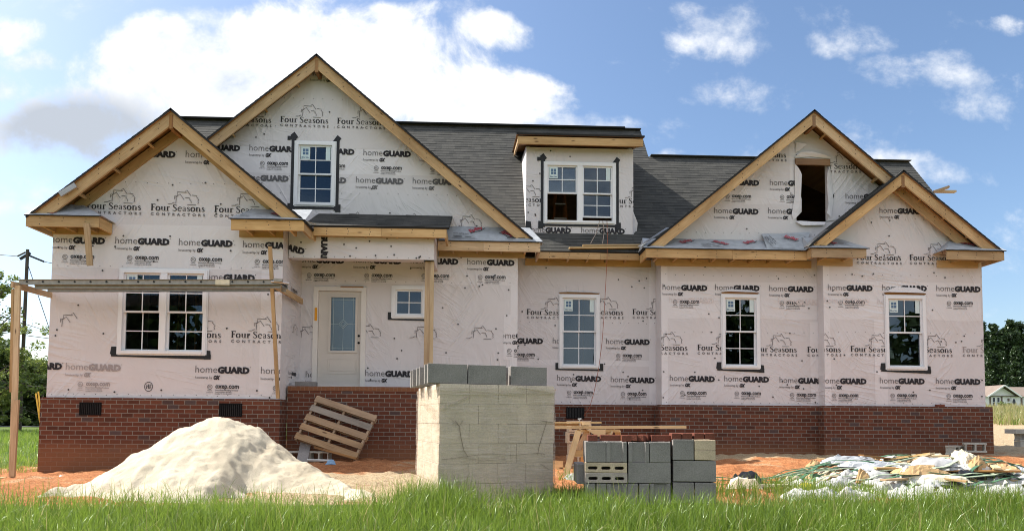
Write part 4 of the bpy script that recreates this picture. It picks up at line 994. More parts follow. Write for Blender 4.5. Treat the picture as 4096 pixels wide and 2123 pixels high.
# --- windows
def window(hole, Y, twin=False, fixed=False, open_left=False, raise_right=0.0, no_low_grid=False, tape='sill', sticker=True, lowblind=False):
    x0, x1, z0, z1 = hole; F = .032
    mb = MB(); v = 'vinyl'
    ox0, ox1, oz0, oz1 = x0-F, x1+F, z0-F, z1+F
    yo = Y-.030; fw = .062
    for (a, b, c, d) in ((ox0+.002, ox0+fw, oz0+.002, oz1-.002), (ox1-fw, ox1-.002, oz0+.002, oz1-.002)): mb.box(a, b, yo, Y+.09, c, d, v)
    mb.box(ox0+fw, ox1-fw, yo, Y+.09, oz1-fw, oz1-.002, v); mb.box(ox0+fw, ox1-fw, yo-.012, Y+.09, oz0+.002, oz0+fw*.9, v)
    for (a, b, c, d) in ((ox0-.022, ox0+.001, oz0-.01, oz1+.02), (ox1-.001, ox1+.022, oz0-.01, oz1+.02), (ox0+.001, ox1-.001, oz1-.002, oz1+.022), (ox0+.001, ox1-.001, oz0-.022, oz0+.002)): mb.box(a, b, Y-.016, Y-.012, c, d, v)
    xm = (x0+x1)/2; units = [(ox0+fw, ox1-fw)]
    if twin:
        mb.box(xm-.06, xm+.06, yo+.004, Y+.09, oz0+fw*.9, oz1-fw, v); units = [(ox0+fw, xm-.06), (xm+.06, ox1-fw)]
    W = mb.build('window', v, parent=H)
    zt, zb = oz1-fw, oz0+fw*.9; zm = (zt+zb)/2
    def sash(a, b, c, d, y, grid=True, rail=.034):
        s = MB(); 
        s.box(a, a+rail, y, y+.03, c, d, v); s.box(b-rail, b, y, y+.03, c, d, v); s.box(a+rail, b-rail, y, y+.03, c, c+rail, v); s.box(a+rail, b-rail, y, y+.03, d-rail, d, v)
        if grid:
            xm_, zm_ = (a+b)/2, (c+d)/2
            s.box(xm_-.009, xm_+.009, y+.006, y+.012, c+rail, d-rail, v); s.box(a+rail, xm_-.009, y+.006, y+.012, zm_-.009, zm_+.009, v); s.box(xm_+.009, b-rail, y+.006, y+.012, zm_-.009, zm_+.009, v)
        s.build('sash', v, parent=W)
        yy = y+.016
        MB().face([(a+rail*.8, yy, c+rail*.8), (b-rail*.8, yy, c+rail*.8), (b-rail*.8, yy, d-rail*.8), (a+rail*.8, yy, d-rail*.8)], None, 'glass').build('pane', 'glass', parent=W)
    for k, (a, b) in enumerate(units):
        if fixed: sash(a, b, zb, zt, Y+.01); continue
        sash(a, b, zm-.012, zt, Y+.012)
        if k == 0 and open_left: sash(a, b, zm+.02, zt-.03+.05, Y+.05)
        else: sash(a, b, zb+(raise_right if k == len(units)-1 else 0), zm+.024, Y+.05, grid=not no_low_grid)
    if sticker and not fixed:
        a, b = units[0]; s = MB(); sx, sz = a+.045, zt-.035
        s.box(sx, sx+.19, Y+.013, Y+.0155, sz-.26, sz, 'sticker')
        for i in range(2):
            for j in range(2): s.box(sx+.04+i*.062, sx+.092+i*.062, Y+.0112, Y+.0125, sz-.165+j*.068, sz-.107+j*.068, 'sticker_ink')
        lt = sc_h(font_tris('Silver Line', .04, .0012, res=1, width=.16), .034)
        for t in lt: s.face([(sx+.015+p[0], Y+.0108, sz-.235+p[1]) for p in t], None, 'sticker_ink')
        s.build('sticker', 'sticker', parent=W)
        a, b = units[-1]; s = MB(); s.box(b-.14, b-.045, Y+.013, Y+.0155, zt-.31, zt-.036, 'sticker'); s.build('sticker', 'sticker', parent=W)
    tp = MB(); yt = Y-.0115
    def strip(pts): tp.face([(x, yt-.0002*len(tp.f), z) for x, z in pts], None, 'tape')
    if tape == 'full':
        strip([(ox0-.085, oz0-.10), (ox0+.01, oz0-.10), (ox0+.01, oz1+.06), (ox0-.085, oz1+.06)]); strip([(ox1-.01, oz0-.10), (ox1+.085, oz0-.10), (ox1+.085, oz1+.05), (ox1-.01, oz1+.05)])
        strip([(ox0-.10, oz0-.075), (ox1+.10, oz0-.075), (ox1+.10, oz0+.0), (ox0-.10, oz0+.0)])
        strip([(ox0-.17, oz1+.03), (ox0-.02, oz1+.05), (ox0-.02, oz1+.12), (ox0-.17, oz1+.12)]); strip([(ox0-.11, oz1+.14), (ox0-.03, oz1+.21), (ox0+.05, oz1+.10), (ox0-.03, oz1+.02)])
        strip([(ox1-.06, oz1+.02), (ox1+.04, oz1+.16), (ox1+.12, oz1+.09), (ox1+.06, oz1+.0)]); strip([(ox1+.02, oz0-.13), (ox1+.13, oz0-.13), (ox1+.13, oz0+.03), (ox1+.02, oz0+.03)]); strip([(ox0-.14, oz0-.13), (ox0-.03, oz0-.13), (ox0-.03, oz0+.04), (ox0-.14, oz0+.04)])
    elif tape == 'sill':
        strip([(ox0-.09, oz0-.05), (ox1+.10, oz0-.065), (ox1+.10, oz0+.10), (ox1-.02, oz0+.10), (ox1-.02, oz0+.01), (ox0-.09, oz0+.01)]); strip([(ox0-.09, oz0-.05), (ox0+.02, oz0-.05), (ox0+.02, oz0+.11), (ox0-.09, oz0+.11)])
    elif tape == 'lean':
        strip([(ox0-.12, oz0-.05), (ox1+.1, oz0-.09), (ox1+.1, oz0+.0), (ox0-.12, oz0+.02)]); strip([(ox0-.14, oz0-.01), (ox0+.02, oz0-.02), (ox0+.02, oz0+.13), (ox0-.12, oz0+.13)]); strip([(ox1-.02, oz0-.09), (ox1+.10, oz0-.09), (ox1+.09, oz0+.07), (ox1-.02, oz0+.08)])
    tp.build('flashing_tape', 'tape', parent=W)
    return W
window(W_LW, 12.85, twin=True, tape='lean'); window(W_MAIN, 14.15, tape='full'); window(W_SMALL, 14.15, fixed=True)
window(W_1, 15.15); window(W_2, 14.65, tape='lean'); window(W_3, 14.38, no_low_grid=True, tape='lean'); window(W_D, 15.15, twin=True, open_left=True, raise_right=.10, tape='full')
# torn wrap and bare sheathing over three of the heads
for (x0, x1, z, Y) in ((W_1[0]-.05, W_1[1]+.05, 3.64, 15.15), (W_2[0]-.05, W_2[1]+.03, 3.60, 14.65), (W_3[0]-.05, W_3[1]+.06, 3.585, 14.38)):
    mb = MB(); up = .03 if Y > 15 else (.055 if Y > 14.5 else .12); m_ = (x0+x1)/2
    mb.face([(x0-.01, Y-.0125, z+.03), (x0+.06, Y-.0125, z-.025), (x1-.06, Y-.0125, z-.025), (x1+.01, Y-.0125, z+.025), (m_+.1, Y-.0125, z+up), (m_-.1, Y-.0125, z+up)], [(0, 0), (.05, 0), (.8, 0), (.9, .04), (.5, .09), (.3, .09)], 'osb')
    mb.face([(x0-.02, Y-.05, z+.045), (x1+.02, Y-.05, z+.03), (m_+.25, Y-.02, z+up+.03), (m_-.2, Y-.02, z+up+.045)], None, 'wrap2')
    mb.build('torn_wrap', 'osb', parent=H)
# torn opening in the right gable: header, flaps
mb = MB(); mb.box(6.82, 7.60, 14.60, 14.645, 6.50, 6.64, 'osb'); mb.build('header', 'osb', parent=H)
def flap(pts, m='wrap2', d=.0):
    mb = MB(); mb.face([(P(x, y, 14.65).x, 14.65-dd, P(x, y, 14.65).z) for x, y, dd in pts], None, m); mb.build('loose_flap', m, parent=H)
flap([(3176, 655, .03), (3190, 675, .05), (3200, 690, .04), (3205, 700, .03), (3198, 790, .07), (3205, 800, .03), (3203, 850, .04), (3185, 868, .06), (3172, 882, .035), (3165, 860, .02), (3178, 780, .02)])
flap([(3318, 665, .02), (3306, 690, .05), (3304, 740, .03), (3309, 820, .06), (3303, 855, .05), (3320, 872, .05), (3332, 800, .02)])
flap([(3180, 886, .03), (3190, 897, .06), (3205, 905, .07), (3290, 903, .07), (3302, 886, .04), (3340, 868, .03), (3345, 880, .02), (3300, 890, .022), (3200, 884, .02)])
flap([(3180, 570, .03), (3222, 583, .08), (3210, 592, .05), (3196, 605, .03), (3180, 612, .02)])
flap([(3176, 628, .02), (3200, 612, .05), (3240, 610, .06), (3290, 622, .06), (3322, 632, .03), (3318, 637, .02), (3240, 628, .02), (3180, 634, .02)])
# --- front door
dx0, dx1, dz0, dz1 = DOOR; Y = 14.15
jb = MB(); jb.box(dx0-.03, dx0+.07, Y-.03, Y+.1, dz0, dz1+.03, 'jamb'); jb.box(dx1-.07, dx1+.03, Y-.03, Y+.1, dz0, dz1+.03, 'jamb'); jb.box(dx0+.07, dx1-.07, Y-.03, Y+.1, dz1-.055, dz1+.03, 'jamb')
jb.box(dx0+.07, dx1-.07, Y-.02, Y+.1, dz0+.0, dz0+.04, 'vinyl'); jb.build('door_frame', 'jamb', parent=H)
dr = MB(); a0, a1, b0, b1 = dx0+.075, dx1-.075, dz0+.042, dz1-.06
lx0, lx1, lz0, lz1 = -3.225, -2.70, 2.20, 3.33; y0, y1 = Y+.02, Y+.06; D = 'doorpaint'
dr.box(a0, lx0, y0, y1, b0, b1, D); dr.box(lx1, a1, y0, y1, b0, b1, D); dr.box(lx0, lx1, y0, y1, b0, lz0, D); dr.box(lx0, lx1, y0, y1, lz1, b1, D)
for (p, q, r, s_) in ((lx0-.035, lx0+.012, lz0-.035, lz1+.035), (lx1-.012, lx1+.035, lz0-.035, lz1+.035), (lx0+.012, lx1-.012, lz0-.035, lz0+.012), (lx0+.012, lx1-.012, lz1-.012, lz1+.035)): dr.box(p, q, y0-.016, y0+.004, r, s_, D)
for (p, q, r, s_) in ((-3.26, -2.67, 2.03, 2.045), (-3.26, -2.67, 1.73, 1.745), (-3.26, -3.245, 1.745, 2.03), (-2.685, -2.67, 1.745, 2.03), (-3.22, -2.71, 1.785, 1.99)): dr.box(p, q, y0-.006, y0+.002, r, s_, D)
dr_o = dr.build('door', D, parent=H)
gl = MB(); gl.face([(lx0, y0+.02, lz0), (lx1, y0+.02, lz0), (lx1, y0+.02, lz1), (lx0, y0+.02, lz1)], None, 'glass_door'); gl.build('pane', 'glass_door', parent=dr_o)
cm = MB(); cx_, cz_ = (lx0+lx1)/2, (lz0+lz1)/2
def came(p, q): cm.bar((p[0], y0+.012, p[1]), (q[0], y0+.012, q[1]), .0035, .006, up=(0, 1, 0), m='sticker')
for xx in (lx0+.06, lx1-.06): came((xx, lz0), (xx, lz1))
for zz in (lz0+.06, lz1-.06): came((lx0, zz), (lx1, zz))
came((cx_, lz0), (cx_, cz_-.09)); came((cx_, cz_+.09), (cx_, lz1)); came((lx0, cz_), (cx_-.09, cz_)); came((cx_+.09, cz_), (lx1, cz_))
for r in (.09, .05): 
    for i in range(4): a = [(0, r), (r, 0), (0, -r), (-r, 0)]; came((cx_+a[i][0], cz_+a[i][1]), (cx_+a[(i+1) % 4][0], cz_+a[(i+1) % 4][1]))
cm.build('leaded_came', 'vinyl', parent=dr_o)
for zz, nm in ((2.52, 'lock_hole'), (2.375, 'lock_hole')):
    hb = MB(); hb.prism([(.025*math.cos(t*.524), .025*math.sin(t*.524)) for t in range(12)], [], .004, Matrix(((1, 0, 0, -2.635), (0, 0, -1, y0-.0005), (0, 1, 0, zz), (0, 0, 0, 1))), 'vent'); hb.build(nm, 'vent', parent=dr_o)
tg = MB(); a, b = P(1259, 1230, Y-.035), P(1266, 1282, Y-.035); tg.box(a.x, b.x+.01, Y-.036, Y-.032, b.z, a.z, 'orange'); tg.build('warning_tag', 'orange', parent=H)
sw = MB(); a, b = P(1364, 1146, 14.15), P(1455, 1151, 14.15); sw.box(a.x, b.x, Y-.05, Y-.031, b.z-.0, a.z, 'osb'); sw.build('drip_cap', 'osb', parent=H)

# stepladder standing inside the dormer, seen through the open sash
sl_ = empty('stepladder', (1.75, 16.3, 4.36), 'orange stepladder standing in the dark behind the open dormer window', 'stepladder'); ORG[sl_.name] = Vector((1.75, 16.3, 4.36))
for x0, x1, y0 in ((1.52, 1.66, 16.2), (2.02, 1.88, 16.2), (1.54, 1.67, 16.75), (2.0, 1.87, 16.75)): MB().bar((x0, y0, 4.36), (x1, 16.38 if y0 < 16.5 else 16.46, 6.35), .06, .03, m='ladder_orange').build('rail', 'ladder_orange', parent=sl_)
for k in range(5):
    t = (k+.6)/5.4; MB().bar((lerp(1.52, 1.66, t), lerp(16.2, 16.38, t)-.03, lerp(4.36, 6.35, t)), (lerp(2.02, 1.88, t), lerp(16.2, 16.38, t)-.03, lerp(4.36, 6.35, t)), .09, .025, m='alu').build('step', 'alu', parent=sl_)
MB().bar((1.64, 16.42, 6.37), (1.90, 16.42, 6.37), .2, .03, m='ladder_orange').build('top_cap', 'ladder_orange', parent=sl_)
# ------------------------------------------------------------------ terrain
def sst(a, b, x):
    t = np.clip((np.asarray(x, float)-a)/(b-a), 0, 1); return t*t*(3-2*t)
_nz = rng.random((64, 64))
def vnoise(x, y, s):
    x = np.asarray(x, float)*s; y = np.asarray(y, float)*s; xi = np.floor(x).astype(int); yi = np.floor(y).astype(int); fx = x-xi; fy = y-yi
    fx = fx*fx*(3-2*fx); fy = fy*fy*(3-2*fy); g_ = lambda i, j: _nz[i % 64, j % 64]
    return (g_(xi, yi)*(1-fx)+g_(xi+1, yi)*fx)*(1-fy)+(g_(xi, yi+1)*(1-fx)+g_(xi+1, yi+1)*fx)*fy-.5
def gz(x, y):
    x = np.asarray(x, float); y = np.asarray(y, float)
    z = -.24*sst(-4.5, -8.5, x)*sst(7, 11, y) - .22*sst(-8, -30, x)*0
    z = z + .13*sst(2, 8, x)*sst(9, 13.5, y)
    rise = np.interp(y, [14, 20, 25, 35, 48, 70, 110, 200, 900], [0, .1, .32, .68, 1.55, 1.9, 2.5, 3.5, 9])
    z = z + rise*sst(2, 12, x)
    z = z - np.interp(y, [-60, -8, 0, 2.5, 5.2, 6.4], [-.9, -.9, -.75, -.42, -.07, 0])*-1*1.0
    dirt = sst(6.2, 7.2, y)*(1-sst(24, 34, y))
    z = z + dirt*(.09*vnoise(x, y, .55)+.06*vnoise(x+9, y, 1.9)+.055*vnoise(x, y+5, 5.3)+.04*vnoise(x+3, y, 9.1)) + (1-dirt)*.05*vnoise(x, y, .7)
    return z
def gzf(x, y): return float(gz(x, y))
def axis(lo, hi, step, far0, far1, k=1.17):
    a = list(np.arange(lo, hi+1e-6, step)); d = step; v = lo; L = []
    while v > far0: d *= k; v -= d; L.append(max(v, far0))
    d = step; v = a[-1]; R = []
    while v < far1: d *= k; v += d; R.append(min(v, far1))
    return np.array(L[::-1]+a+R)
xs = axis(-11, 14, .085, -900, 900); ys = axis(2.5, 16, .085, -80, 1200)
XX, YY = np.meshgrid(xs, ys); ZZ = gz(XX, YY)
nx, ny = len(xs), len(ys)
me = bpy.data.meshes.new('ground'); V = np.stack([XX, YY, ZZ], -1).reshape(-1, 3)
I = np.arange(nx*ny).reshape(ny, nx); Fq = np.stack([I[:-1, :-1], I[:-1, 1:], I[1:, 1:], I[1:, :-1]], -1).reshape(-1, 4)
me.vertices.add(len(V)); me.vertices.foreach_set('co', V.ravel().astype(np.float32))
me.loops.add(Fq.size); me.loops.foreach_set('vertex_index', Fq.ravel().astype(np.int32))
me.polygons.add(len(Fq)); me.polygons.foreach_set('loop_start', (np.arange(len(Fq))*4).astype(np.int32)); me.polygons.foreach_set('loop_total', np.full(len(Fq), 4, np.int32))
me.update(); me.polygons.foreach_set('use_smooth', [True]*len(me.polygons))
gr = np.maximum.reduce([1-sst(6.0, 7.0, YY+.5*vnoise(XX, YY, .8)), sst(-9.0, -10.5, XX)*sst(13.0, 15.5, YY), sst(33, 38, YY), sst(-12, -16, XX), .42*sst(6, 10, XX)*(1-sst(9.0, 10.5, YY))])
sa = np.maximum.reduce([.75*sst(-3.6, -2.0, XX)*(1-sst(.3, 1.2, XX))*(1-sst(10.2, 11.5, YY)), .8*sst(5.5, 7.5, XX)*sst(13.15, 13.7, YY)*(1-sst(15, 16, YY)), .7*sst(1.5, 3, XX)*sst(12.6, 13.6, YY), .9*sst(11, 12.5, XX)*sst(14, 17, YY), .55*sst(-5, -7.5, XX)*(1-sst(8.0, 9, YY)), .3+0*XX])
for nm, arr in (('grassy', gr), ('sandy', sa)):
    at = me.attributes.new(nm, 'FLOAT', 'POINT'); at.data.foreach_set('value', arr.ravel().astype(np.float32))
me.materials.append(MT['ground'])
go = bpy.data.objects.new('ground', me); col.objects.link(go); tag(go, 'orange clay building plot running into pale sand and grass', 'ground', kind='structure')
# road far left
rd = MB(); pr = [(-140, 92), (-70, 76), (-45, 71), (-20, 69), (20, 72), (90, 84)]
for i in range(len(pr)-1):
    (x0, y0), (x1, y1) = pr[i], pr[i+1]
    for k in range(10):
        a, b = k/10, (k+1)/10; xa, ya, xb, yb = lerp(x0, x1, a), lerp(y0, y1, a), lerp(x0, x1, b), lerp(y0, y1, b)
        if xb > 4: break
        rd.face([(xa, ya, gzf(xa, ya)+.06), (xb, yb, gzf(xb, yb)+.06), (xb, yb+6.5, gzf(xb, yb+6.5)+.06), (xa, ya+6.5, gzf(xa, ya+6.5)+.06)], None, 'asphalt')
tag(rd.build('road', 'asphalt'), 'grey asphalt road passing behind the house on the left', 'road', kind='structure')

# ------------------------------------------------------------------ sand pile
prof = [(60, 2008), (110, 1994), (155, 1978), (220, 1950), (300, 1936), (340, 1925), (420, 1888), (500, 1840), (590, 1795), (680, 1745), (725, 1712), (760, 1707), (800, 1688), (860, 1668), (930, 1671), (975, 1680), (1010, 1690), (1030, 1708), (1080, 1762), (1150, 1815), (1220, 1850), (1300, 1905), (1390, 1955), (1440, 1975), (1490, 2000)]
SY = 8.35
yr_ = [float(np.interp(x, [60, 300, 600, 860, 1100, 1300, 1460], [6.9, 7.35, 8.0, 8.35, 8.15, 7.6, 7.1])) for x, y in prof]
pp = [P(x, y, yy) for (x, y), yy in zip(prof, yr_)]; px_ = np.array([p.x for p in pp]); pz_ = np.array([p.z for p in pp]); pyr = np.array(yr_)-SY
ux = np.arange(px_[0]-.1, px_[-1]+.1, .022); vy = np.arange(-2.3, 1.6, .022)
UX, VY = np.meshgrid(ux, vy)
ridge = np.interp(UX+.12*vnoise(UX*0+3, VY, 1.5), px_, pz_, left=-.25, right=-.25)
def fbm(x, y, s, o=4):
    t = 0
    for k in range(o): t = t+vnoise(x+k*7.3, y+k*3.1, s*2**k)/2**k
    return t
tilt = VY-np.interp(UX, px_, pyr)+.18*vnoise(UX, VY*0, .9)
hz = ridge-.52*(np.sqrt(tilt**2+.012)-.11)*(1+.25*vnoise(UX, VY, .6))
hz = hz+.10*fbm(UX, VY, 1.4)*np.clip(np.abs(VY)*3, .25, 1)
hz = hz+.05*fbm(UX, VY, 4.5, 3)-.10*np.clip(fbm(UX+.5*VY, VY*.5, 1.7, 3)-.18, 0, .25)+.022*fbm(UX+.3*VY, VY, 17, 2)-.03*np.clip(fbm(UX, VY*1.6, 3.2)-.12, 0, 1)*2
gzz = gz(UX, SY+VY)-.05
hz = np.maximum(hz, gzz)
V = np.stack([UX-pp[13].x, VY, hz], -1).reshape(-1, 3); nx, ny = len(ux), len(vy)
I = np.arange(nx*ny).reshape(ny, nx); Fq = np.stack([I[:-1, :-1], I[:-1, 1:], I[1:, 1:], I[1:, :-1]], -1).reshape(-1, 4)
keep = (hz-gzz).reshape(-1)[Fq].max(1) > .001; Fq = Fq[keep]
me = bpy.data.meshes.new('sand_pile'); me.from_pydata(V.tolist(), [], Fq.tolist()); me.materials.append(MT['sand']); me.polygons.foreach_set('use_smooth', [True]*len(me.polygons))
bm = bmesh.new(); bm.from_mesh(me); bmesh.ops.delete(bm, geom=[v for v in bm.verts if not v.link_faces], context='VERTS'); bm.to_mesh(me); bm.free()
so_ = bpy.data.objects.new('sand_pile', me); col.objects.link(so_); so_.location = (pp[13].x, SY, 0); tag(so_, 'tall heap of pale sand in front of the left wing', 'sand pile')

# ------------------------------------------------------------------ masonry units
def cmu(L=.397, W=.194, Hh=.194, notch=True, cores=2, solid=False):
    l, w2 = L/2, W/2; n = .02
    if notch: out_ = [(-l, -w2), (l, -w2), (l, -w2+.035), (l-n, -w2+.045), (l-n, w2-.045), (l, w2-.035), (l, w2), (-l, w2), (-l, w2-.035), (-l+n, w2-.045), (-l+n, -w2+.045), (-l, -w2+.035)]
    else: out_ = [(-l, -w2), (l, -w2), (l, w2), (-l, w2)]
    holes = []
    if not solid:
        cw = (L-.04*2-.03*(cores-1))/cores; hw = w2-.033
        for k in range(cores):
            a = -l+.04+k*(cw+.03); c = .012; holes.append([(a+c, -hw), (a+cw-c, -hw), (a+cw, -hw+c), (a+cw, hw-c), (a+cw-c, hw), (a+c, hw), (a, hw-c), (a, -hw+c)])
    return out_, holes
def unit(name, shape, m, h=.194, bevel=.0035):
    mb = MB(); mb.prism(shape[0], shape[1], h, Matrix.Translation((0, 0, -h/2)), m); return mb.build(name, m, origin=(0, 0, 0), bevel=bevel, merge=True)
def place(o, loc, yaw=0.0, stand=None, label=None, cat='concrete block', group=None):
    """stand: None flat, 'end' = long axis pointing away, 'side' = cores facing the viewer"""
    R_ = Matrix.Rotation(yaw, 4, 'Z')
    if stand == 'end': R_ = R_ @ Matrix.Rotation(math.pi/2, 4, 'Z')
    if stand == 'side': R_ = R_ @ Matrix.Rotation(math.pi/2, 4, 'X')
    if stand == 'slab': R_ = R_
    o.matrix_world = Matrix.Translation(loc) @ R_; return tag(o, label, cat, group)
def dupl(o, name=None): c = o.copy(); col.objects.link(c); return c

# --- wrapped pallet of block
PH = rad(15.5); PU = Vector((math.cos(PH), math.sin(PH), 0)); PV = Vector((-math.sin(PH), math.cos(PH), 0)); PA = Vector((-.455, 6.7, 0))
wp = empty('wrapped_block_pallet', PA+PU*.6+PV*.6, 'cube of cream concrete blocks in clear stretch film standing in the grass', 'block pallet'); ORG[wp.name] = wp.location.copy()
def pbox(u0, u1, v0, v1, z0, z1, name, m, bevel=.003):
    mb = MB(); a = [PA+PU*u+PV*v for u, v in ((u0, v0), (u1, v0), (u1, v1), (u0, v1))]
    lo = [Vector((p.x, p.y, z0)) for p in a]; hi = [Vector((p.x, p.y, z1)) for p in a]
    for i in range(4): j = (i+1) % 4; mb.face([lo[i], lo[j], hi[j], hi[i]], None, m)
    mb.face(hi, None, m); mb.face(lo[::-1], None, m); return mb.build(name, m, parent=wp, bevel=bevel, merge=True)
ztop = 1.155
for r in range(6):
    z1 = ztop-r*.1965; z0 = z1-.194; nu, nv = ((4, 3), (3, 4))[r % 2]; j = random.uniform(-.006, .006)
    for iu in range(nu):
        for iv in range(nv):
            if 0 < iu < nu-1 and 0 < iv < nv-1: continue
            gp = .0015
            pbox(iu*1.2/nu+gp+j, (iu+1)*1.2/nu-gp+j, iv*1.2/nv+gp+random.uniform(-.004, .004), (iv+1)*1.2/nv-gp, z0, z1, 'concrete_block', 'cmu_wrapped', bevel=.002)
fm = MB(); nh = 26; e = .012
def fpt(t, z, k):
    s_ = t*4; i = int(s_) % 4; f_ = s_-int(s_); cs = [(-e, -e), (1.2+e, -e), (1.2+e, 1.2+e), (-e, 1.2+e)]; a, b = cs[i], cs[(i+1) % 4]
    off = .006*math.sin(t*70+z*19)+.004*math.sin(z*43+t*13); u, v = lerp(a[0], b[0], f_), lerp(a[1], b[1], f_)
    nv_ = [(0, -1), (1, 0), (0, 1), (-1, 0)][i]; q = PA+PU*(u+nv_[0]*max(off, -.002))+PV*(v+nv_[1]*max(off, -.002)); return Vector((q.x, q.y, z))
for k in range(80):
    for j in range(nh-1):
        za, zb = -.02+(ztop-.01)*j/(nh-1), -.02+(ztop-.01)*(j+1)/(nh-1)
        fm.face([fpt(k/80, za, k), fpt((k+1)/80 % 1 if k < 79 else 0.0, za, k), fpt((k+1)/80 % 1 if k < 79 else 0.0, zb, k), fpt(k/80, zb, k)], None, 'film')
fm.build('stretch_film', 'film', parent=wp, smooth=True, merge=True)
sm = MB()                                            # gathered strands and folds of the film
def fl_(u, z, v=-.02): q = PA+PU*u+PV*v; return Vector((q.x, q.y, z))
for a, b, r in (((0, 1.05), (1.2, 1.075), .006), ((.0, 1.085), (1.2, 1.082), .004), ((.02, .90), (.30, 1.03), .008), ((.03, .915), (.31, 1.035), .005), ((.8, 1.14), (1.2, 1.09), .006)):
    sm.bar(fl_(*a), fl_(*b), .004, r*2.2, up=(0, 0, 1), m='film')
for k in range(6): sm.bar(fl_(-.03, .80+.022*k, .05), fl_(-.035, 1.0+.008*k, .9), .003, .0035, m='film')
sm.build('film_strand', 'film', parent=wp)
dm = MB()                                            # thin brown lines along the folds of the film
for pts, r in (([(.03, .415), (.25, .44), (.5, .47), (.75, .45), (1.0, .47), (1.1, .46)], .004), ([(.16, .79), (.20, .74), (.22, .62), (.25, .5), (.29, .44)], .005), ([(1.12, .80), (1.08, .68), (1.03, .52), (1.02, .45)], .005), ([(.10, .82), (.2, .74)], .003), ([(.24, .80), (.2, .74)], .003), ([(1.05, .80), (1.19, .78)], .005), ([(1.05, .36), (1.15, .30)], .004), ([(.25, .43), (.45, .40), (.7, .415)], .003)):
    for i in range(len(pts)-1): dm.bar(fl_(*pts[i], v=-.021), fl_(*pts[i+1], v=-.021), .003, r*random.uniform(.5, 1.3), m='fold_brown')
dm.build('fold_line', 'fold_brown', parent=wp)
b_std = unit('concrete_block', cmu(), 'cmu')
TOPL = [('leftmost of the three grey blocks along the front on the wrapped pallet', .085, .11, 0), ('middle of the three grey blocks along the front on the wrapped pallet', .495, .115, 0), ('rightmost of the three grey blocks along the front on the wrapped pallet', .945, .15, 0),
        ('grey block set back at the left rear on the wrapped pallet', .09, .60, 0), ('grey block at the far left rear corner on the wrapped pallet', .09, 1.0, 0)]
for k, (lb, u, v, a) in enumerate(TOPL):
    q = PA+PU*u+PV*v; o = b_std if k == 0 else dupl(b_std)
    zz = ztop+.10 if k < 3 else ztop+.10
    place(o, (q.x, q.y, zz), PH+rad((1.0, -1.5, 1.5, .5, -1)[k]), None, lb, group='loose blocks on the wrapped pallet')
# --- the lower stack of mixed blocks
SA = Vector((.955, 6.52, 0)); SP = rad(-6); SU = Vector((math.cos(SP), math.sin(SP), 0)); SVv = Vector((-math.sin(SP), math.cos(SP), 0))
b_plain = unit('concrete_block', cmu(notch=False), 'cmu'); b_tanhalf = unit('concrete_block', cmu(.397, .194, .094, False, solid=True), 'cmu_tan', h=.094)
b_half = unit('concrete_block', cmu(.397, .094, .194, False, solid=True), 'cmu')
sl = MB(); o_, _h = cmu(.397, .094, .094, False, solid=True)
slots = [[(a, -.012), (a+.012, -.02), (a+.076, -.02), (a+.088, -.012), (a+.088, .002), (a+.076, .010), (a+.012, .010), (a, .002)] for a in (-.170, -.044, .082)]
sl.prism([(-.1985, -.047), (.1985, -.047), (.1985, .047), (-.1985, .047)], slots, .194, Matrix.Translation((0, 0, -.097)), 'cmu_tan')
b_slot = sl.build('concrete_block', 'cmu_tan', origin=(0, 0, 0), bevel=.003, merge=True)
def at(u, v, z): q = SA+SU*u+SVv*v; return (q.x, q.y, z)
used = set()
def put(proto, u, v, z, stand, label, yaw=0.0):
    o = proto if proto.name not in used else dupl(proto); used.add(proto.name)
    return place(o, at(u, v, z), SP+yaw, stand, label, group='blocks in the low stack')
c0, c1, c2 = 0.0, .408, .826
G1 = 'in the low stack beside the sawhorse'
zA, zB, zC = .505, .308, .108
put(b_plain, c0+.097, .20, zA, 'end', 'plain ended grey block at the top left corner of the low stack', rad(1)); put(b_plain, c1+.30, .2, zA+.003, 'end', 'plain ended grey block in the top course under a lone long red brick')
put(b_plain, c2+.10, .2, zA+.028, 'end', 'plain ended grey block in the top course next to the two small tan blocks')
bn = dupl(b_std); bn['used'] = 1; del bn['used']
place(bn, at(c0+.298, .2, zA), SP, 'end', 'grey block with a recessed end under the long rough red brick', group='blocks in the low stack')
b2 = dupl(b_std); place(b2, at(c1+.10, .2, zA), SP, 'end', 'grey block with a sunlit recessed end under the jumbled red bricks', group='blocks in the low stack')
put(b_tanhalf, c2+.303, .2, zA+.028+.048, 'end', 'upper of two small tan blocks at the top right of the low stack'); put(b_tanhalf, c2+.303, .2, zA+.028-.048, 'end', 'lower of two small tan blocks at the top right of the low stack')
put(b_slot, c0+.198, .10, zB+.049, 'side', 'upper tan block with three slots in its face'); 
bp = dupl(b_slot); bp.data = b_slot.data.copy(); bp.data.materials[0] = MT['cmu_pink']; place(bp, at(c0+.20, .095, zB-.049), SP+rad(.8), 'side', 'lower pinkish block with three slots in its face', group='blocks in the low stack')
put(b_plain, c1+.20, .10, zB+.003, None, 'long plain grey block in the middle column of the low stack'); put(b_plain, c2+.205, .10, zB+.024, None, 'long plain grey block in the right column, under the small tan blocks')
put(b_plain, c1+.20, .305, zB+.003, None, 'long plain grey block behind the middle column of the low stack'); put(b_plain, c2+.205, .305, zB+.024, None, 'long plain grey block behind the right column of the low stack')
put(b_half, c0+.05, .2, zC, 'end', 'thin grey block at the bottom left of the low stack'); put(b_half, c0+.155, .2, zC, 'end', 'thin grey block second from the left in the bottom course')
b3 = dupl(b_std); place(b3, at(c0+.305, .2, zC-.002), SP, 'end', 'recessed end grey block in the bottom course under the slotted blocks', group='blocks in the low stack')
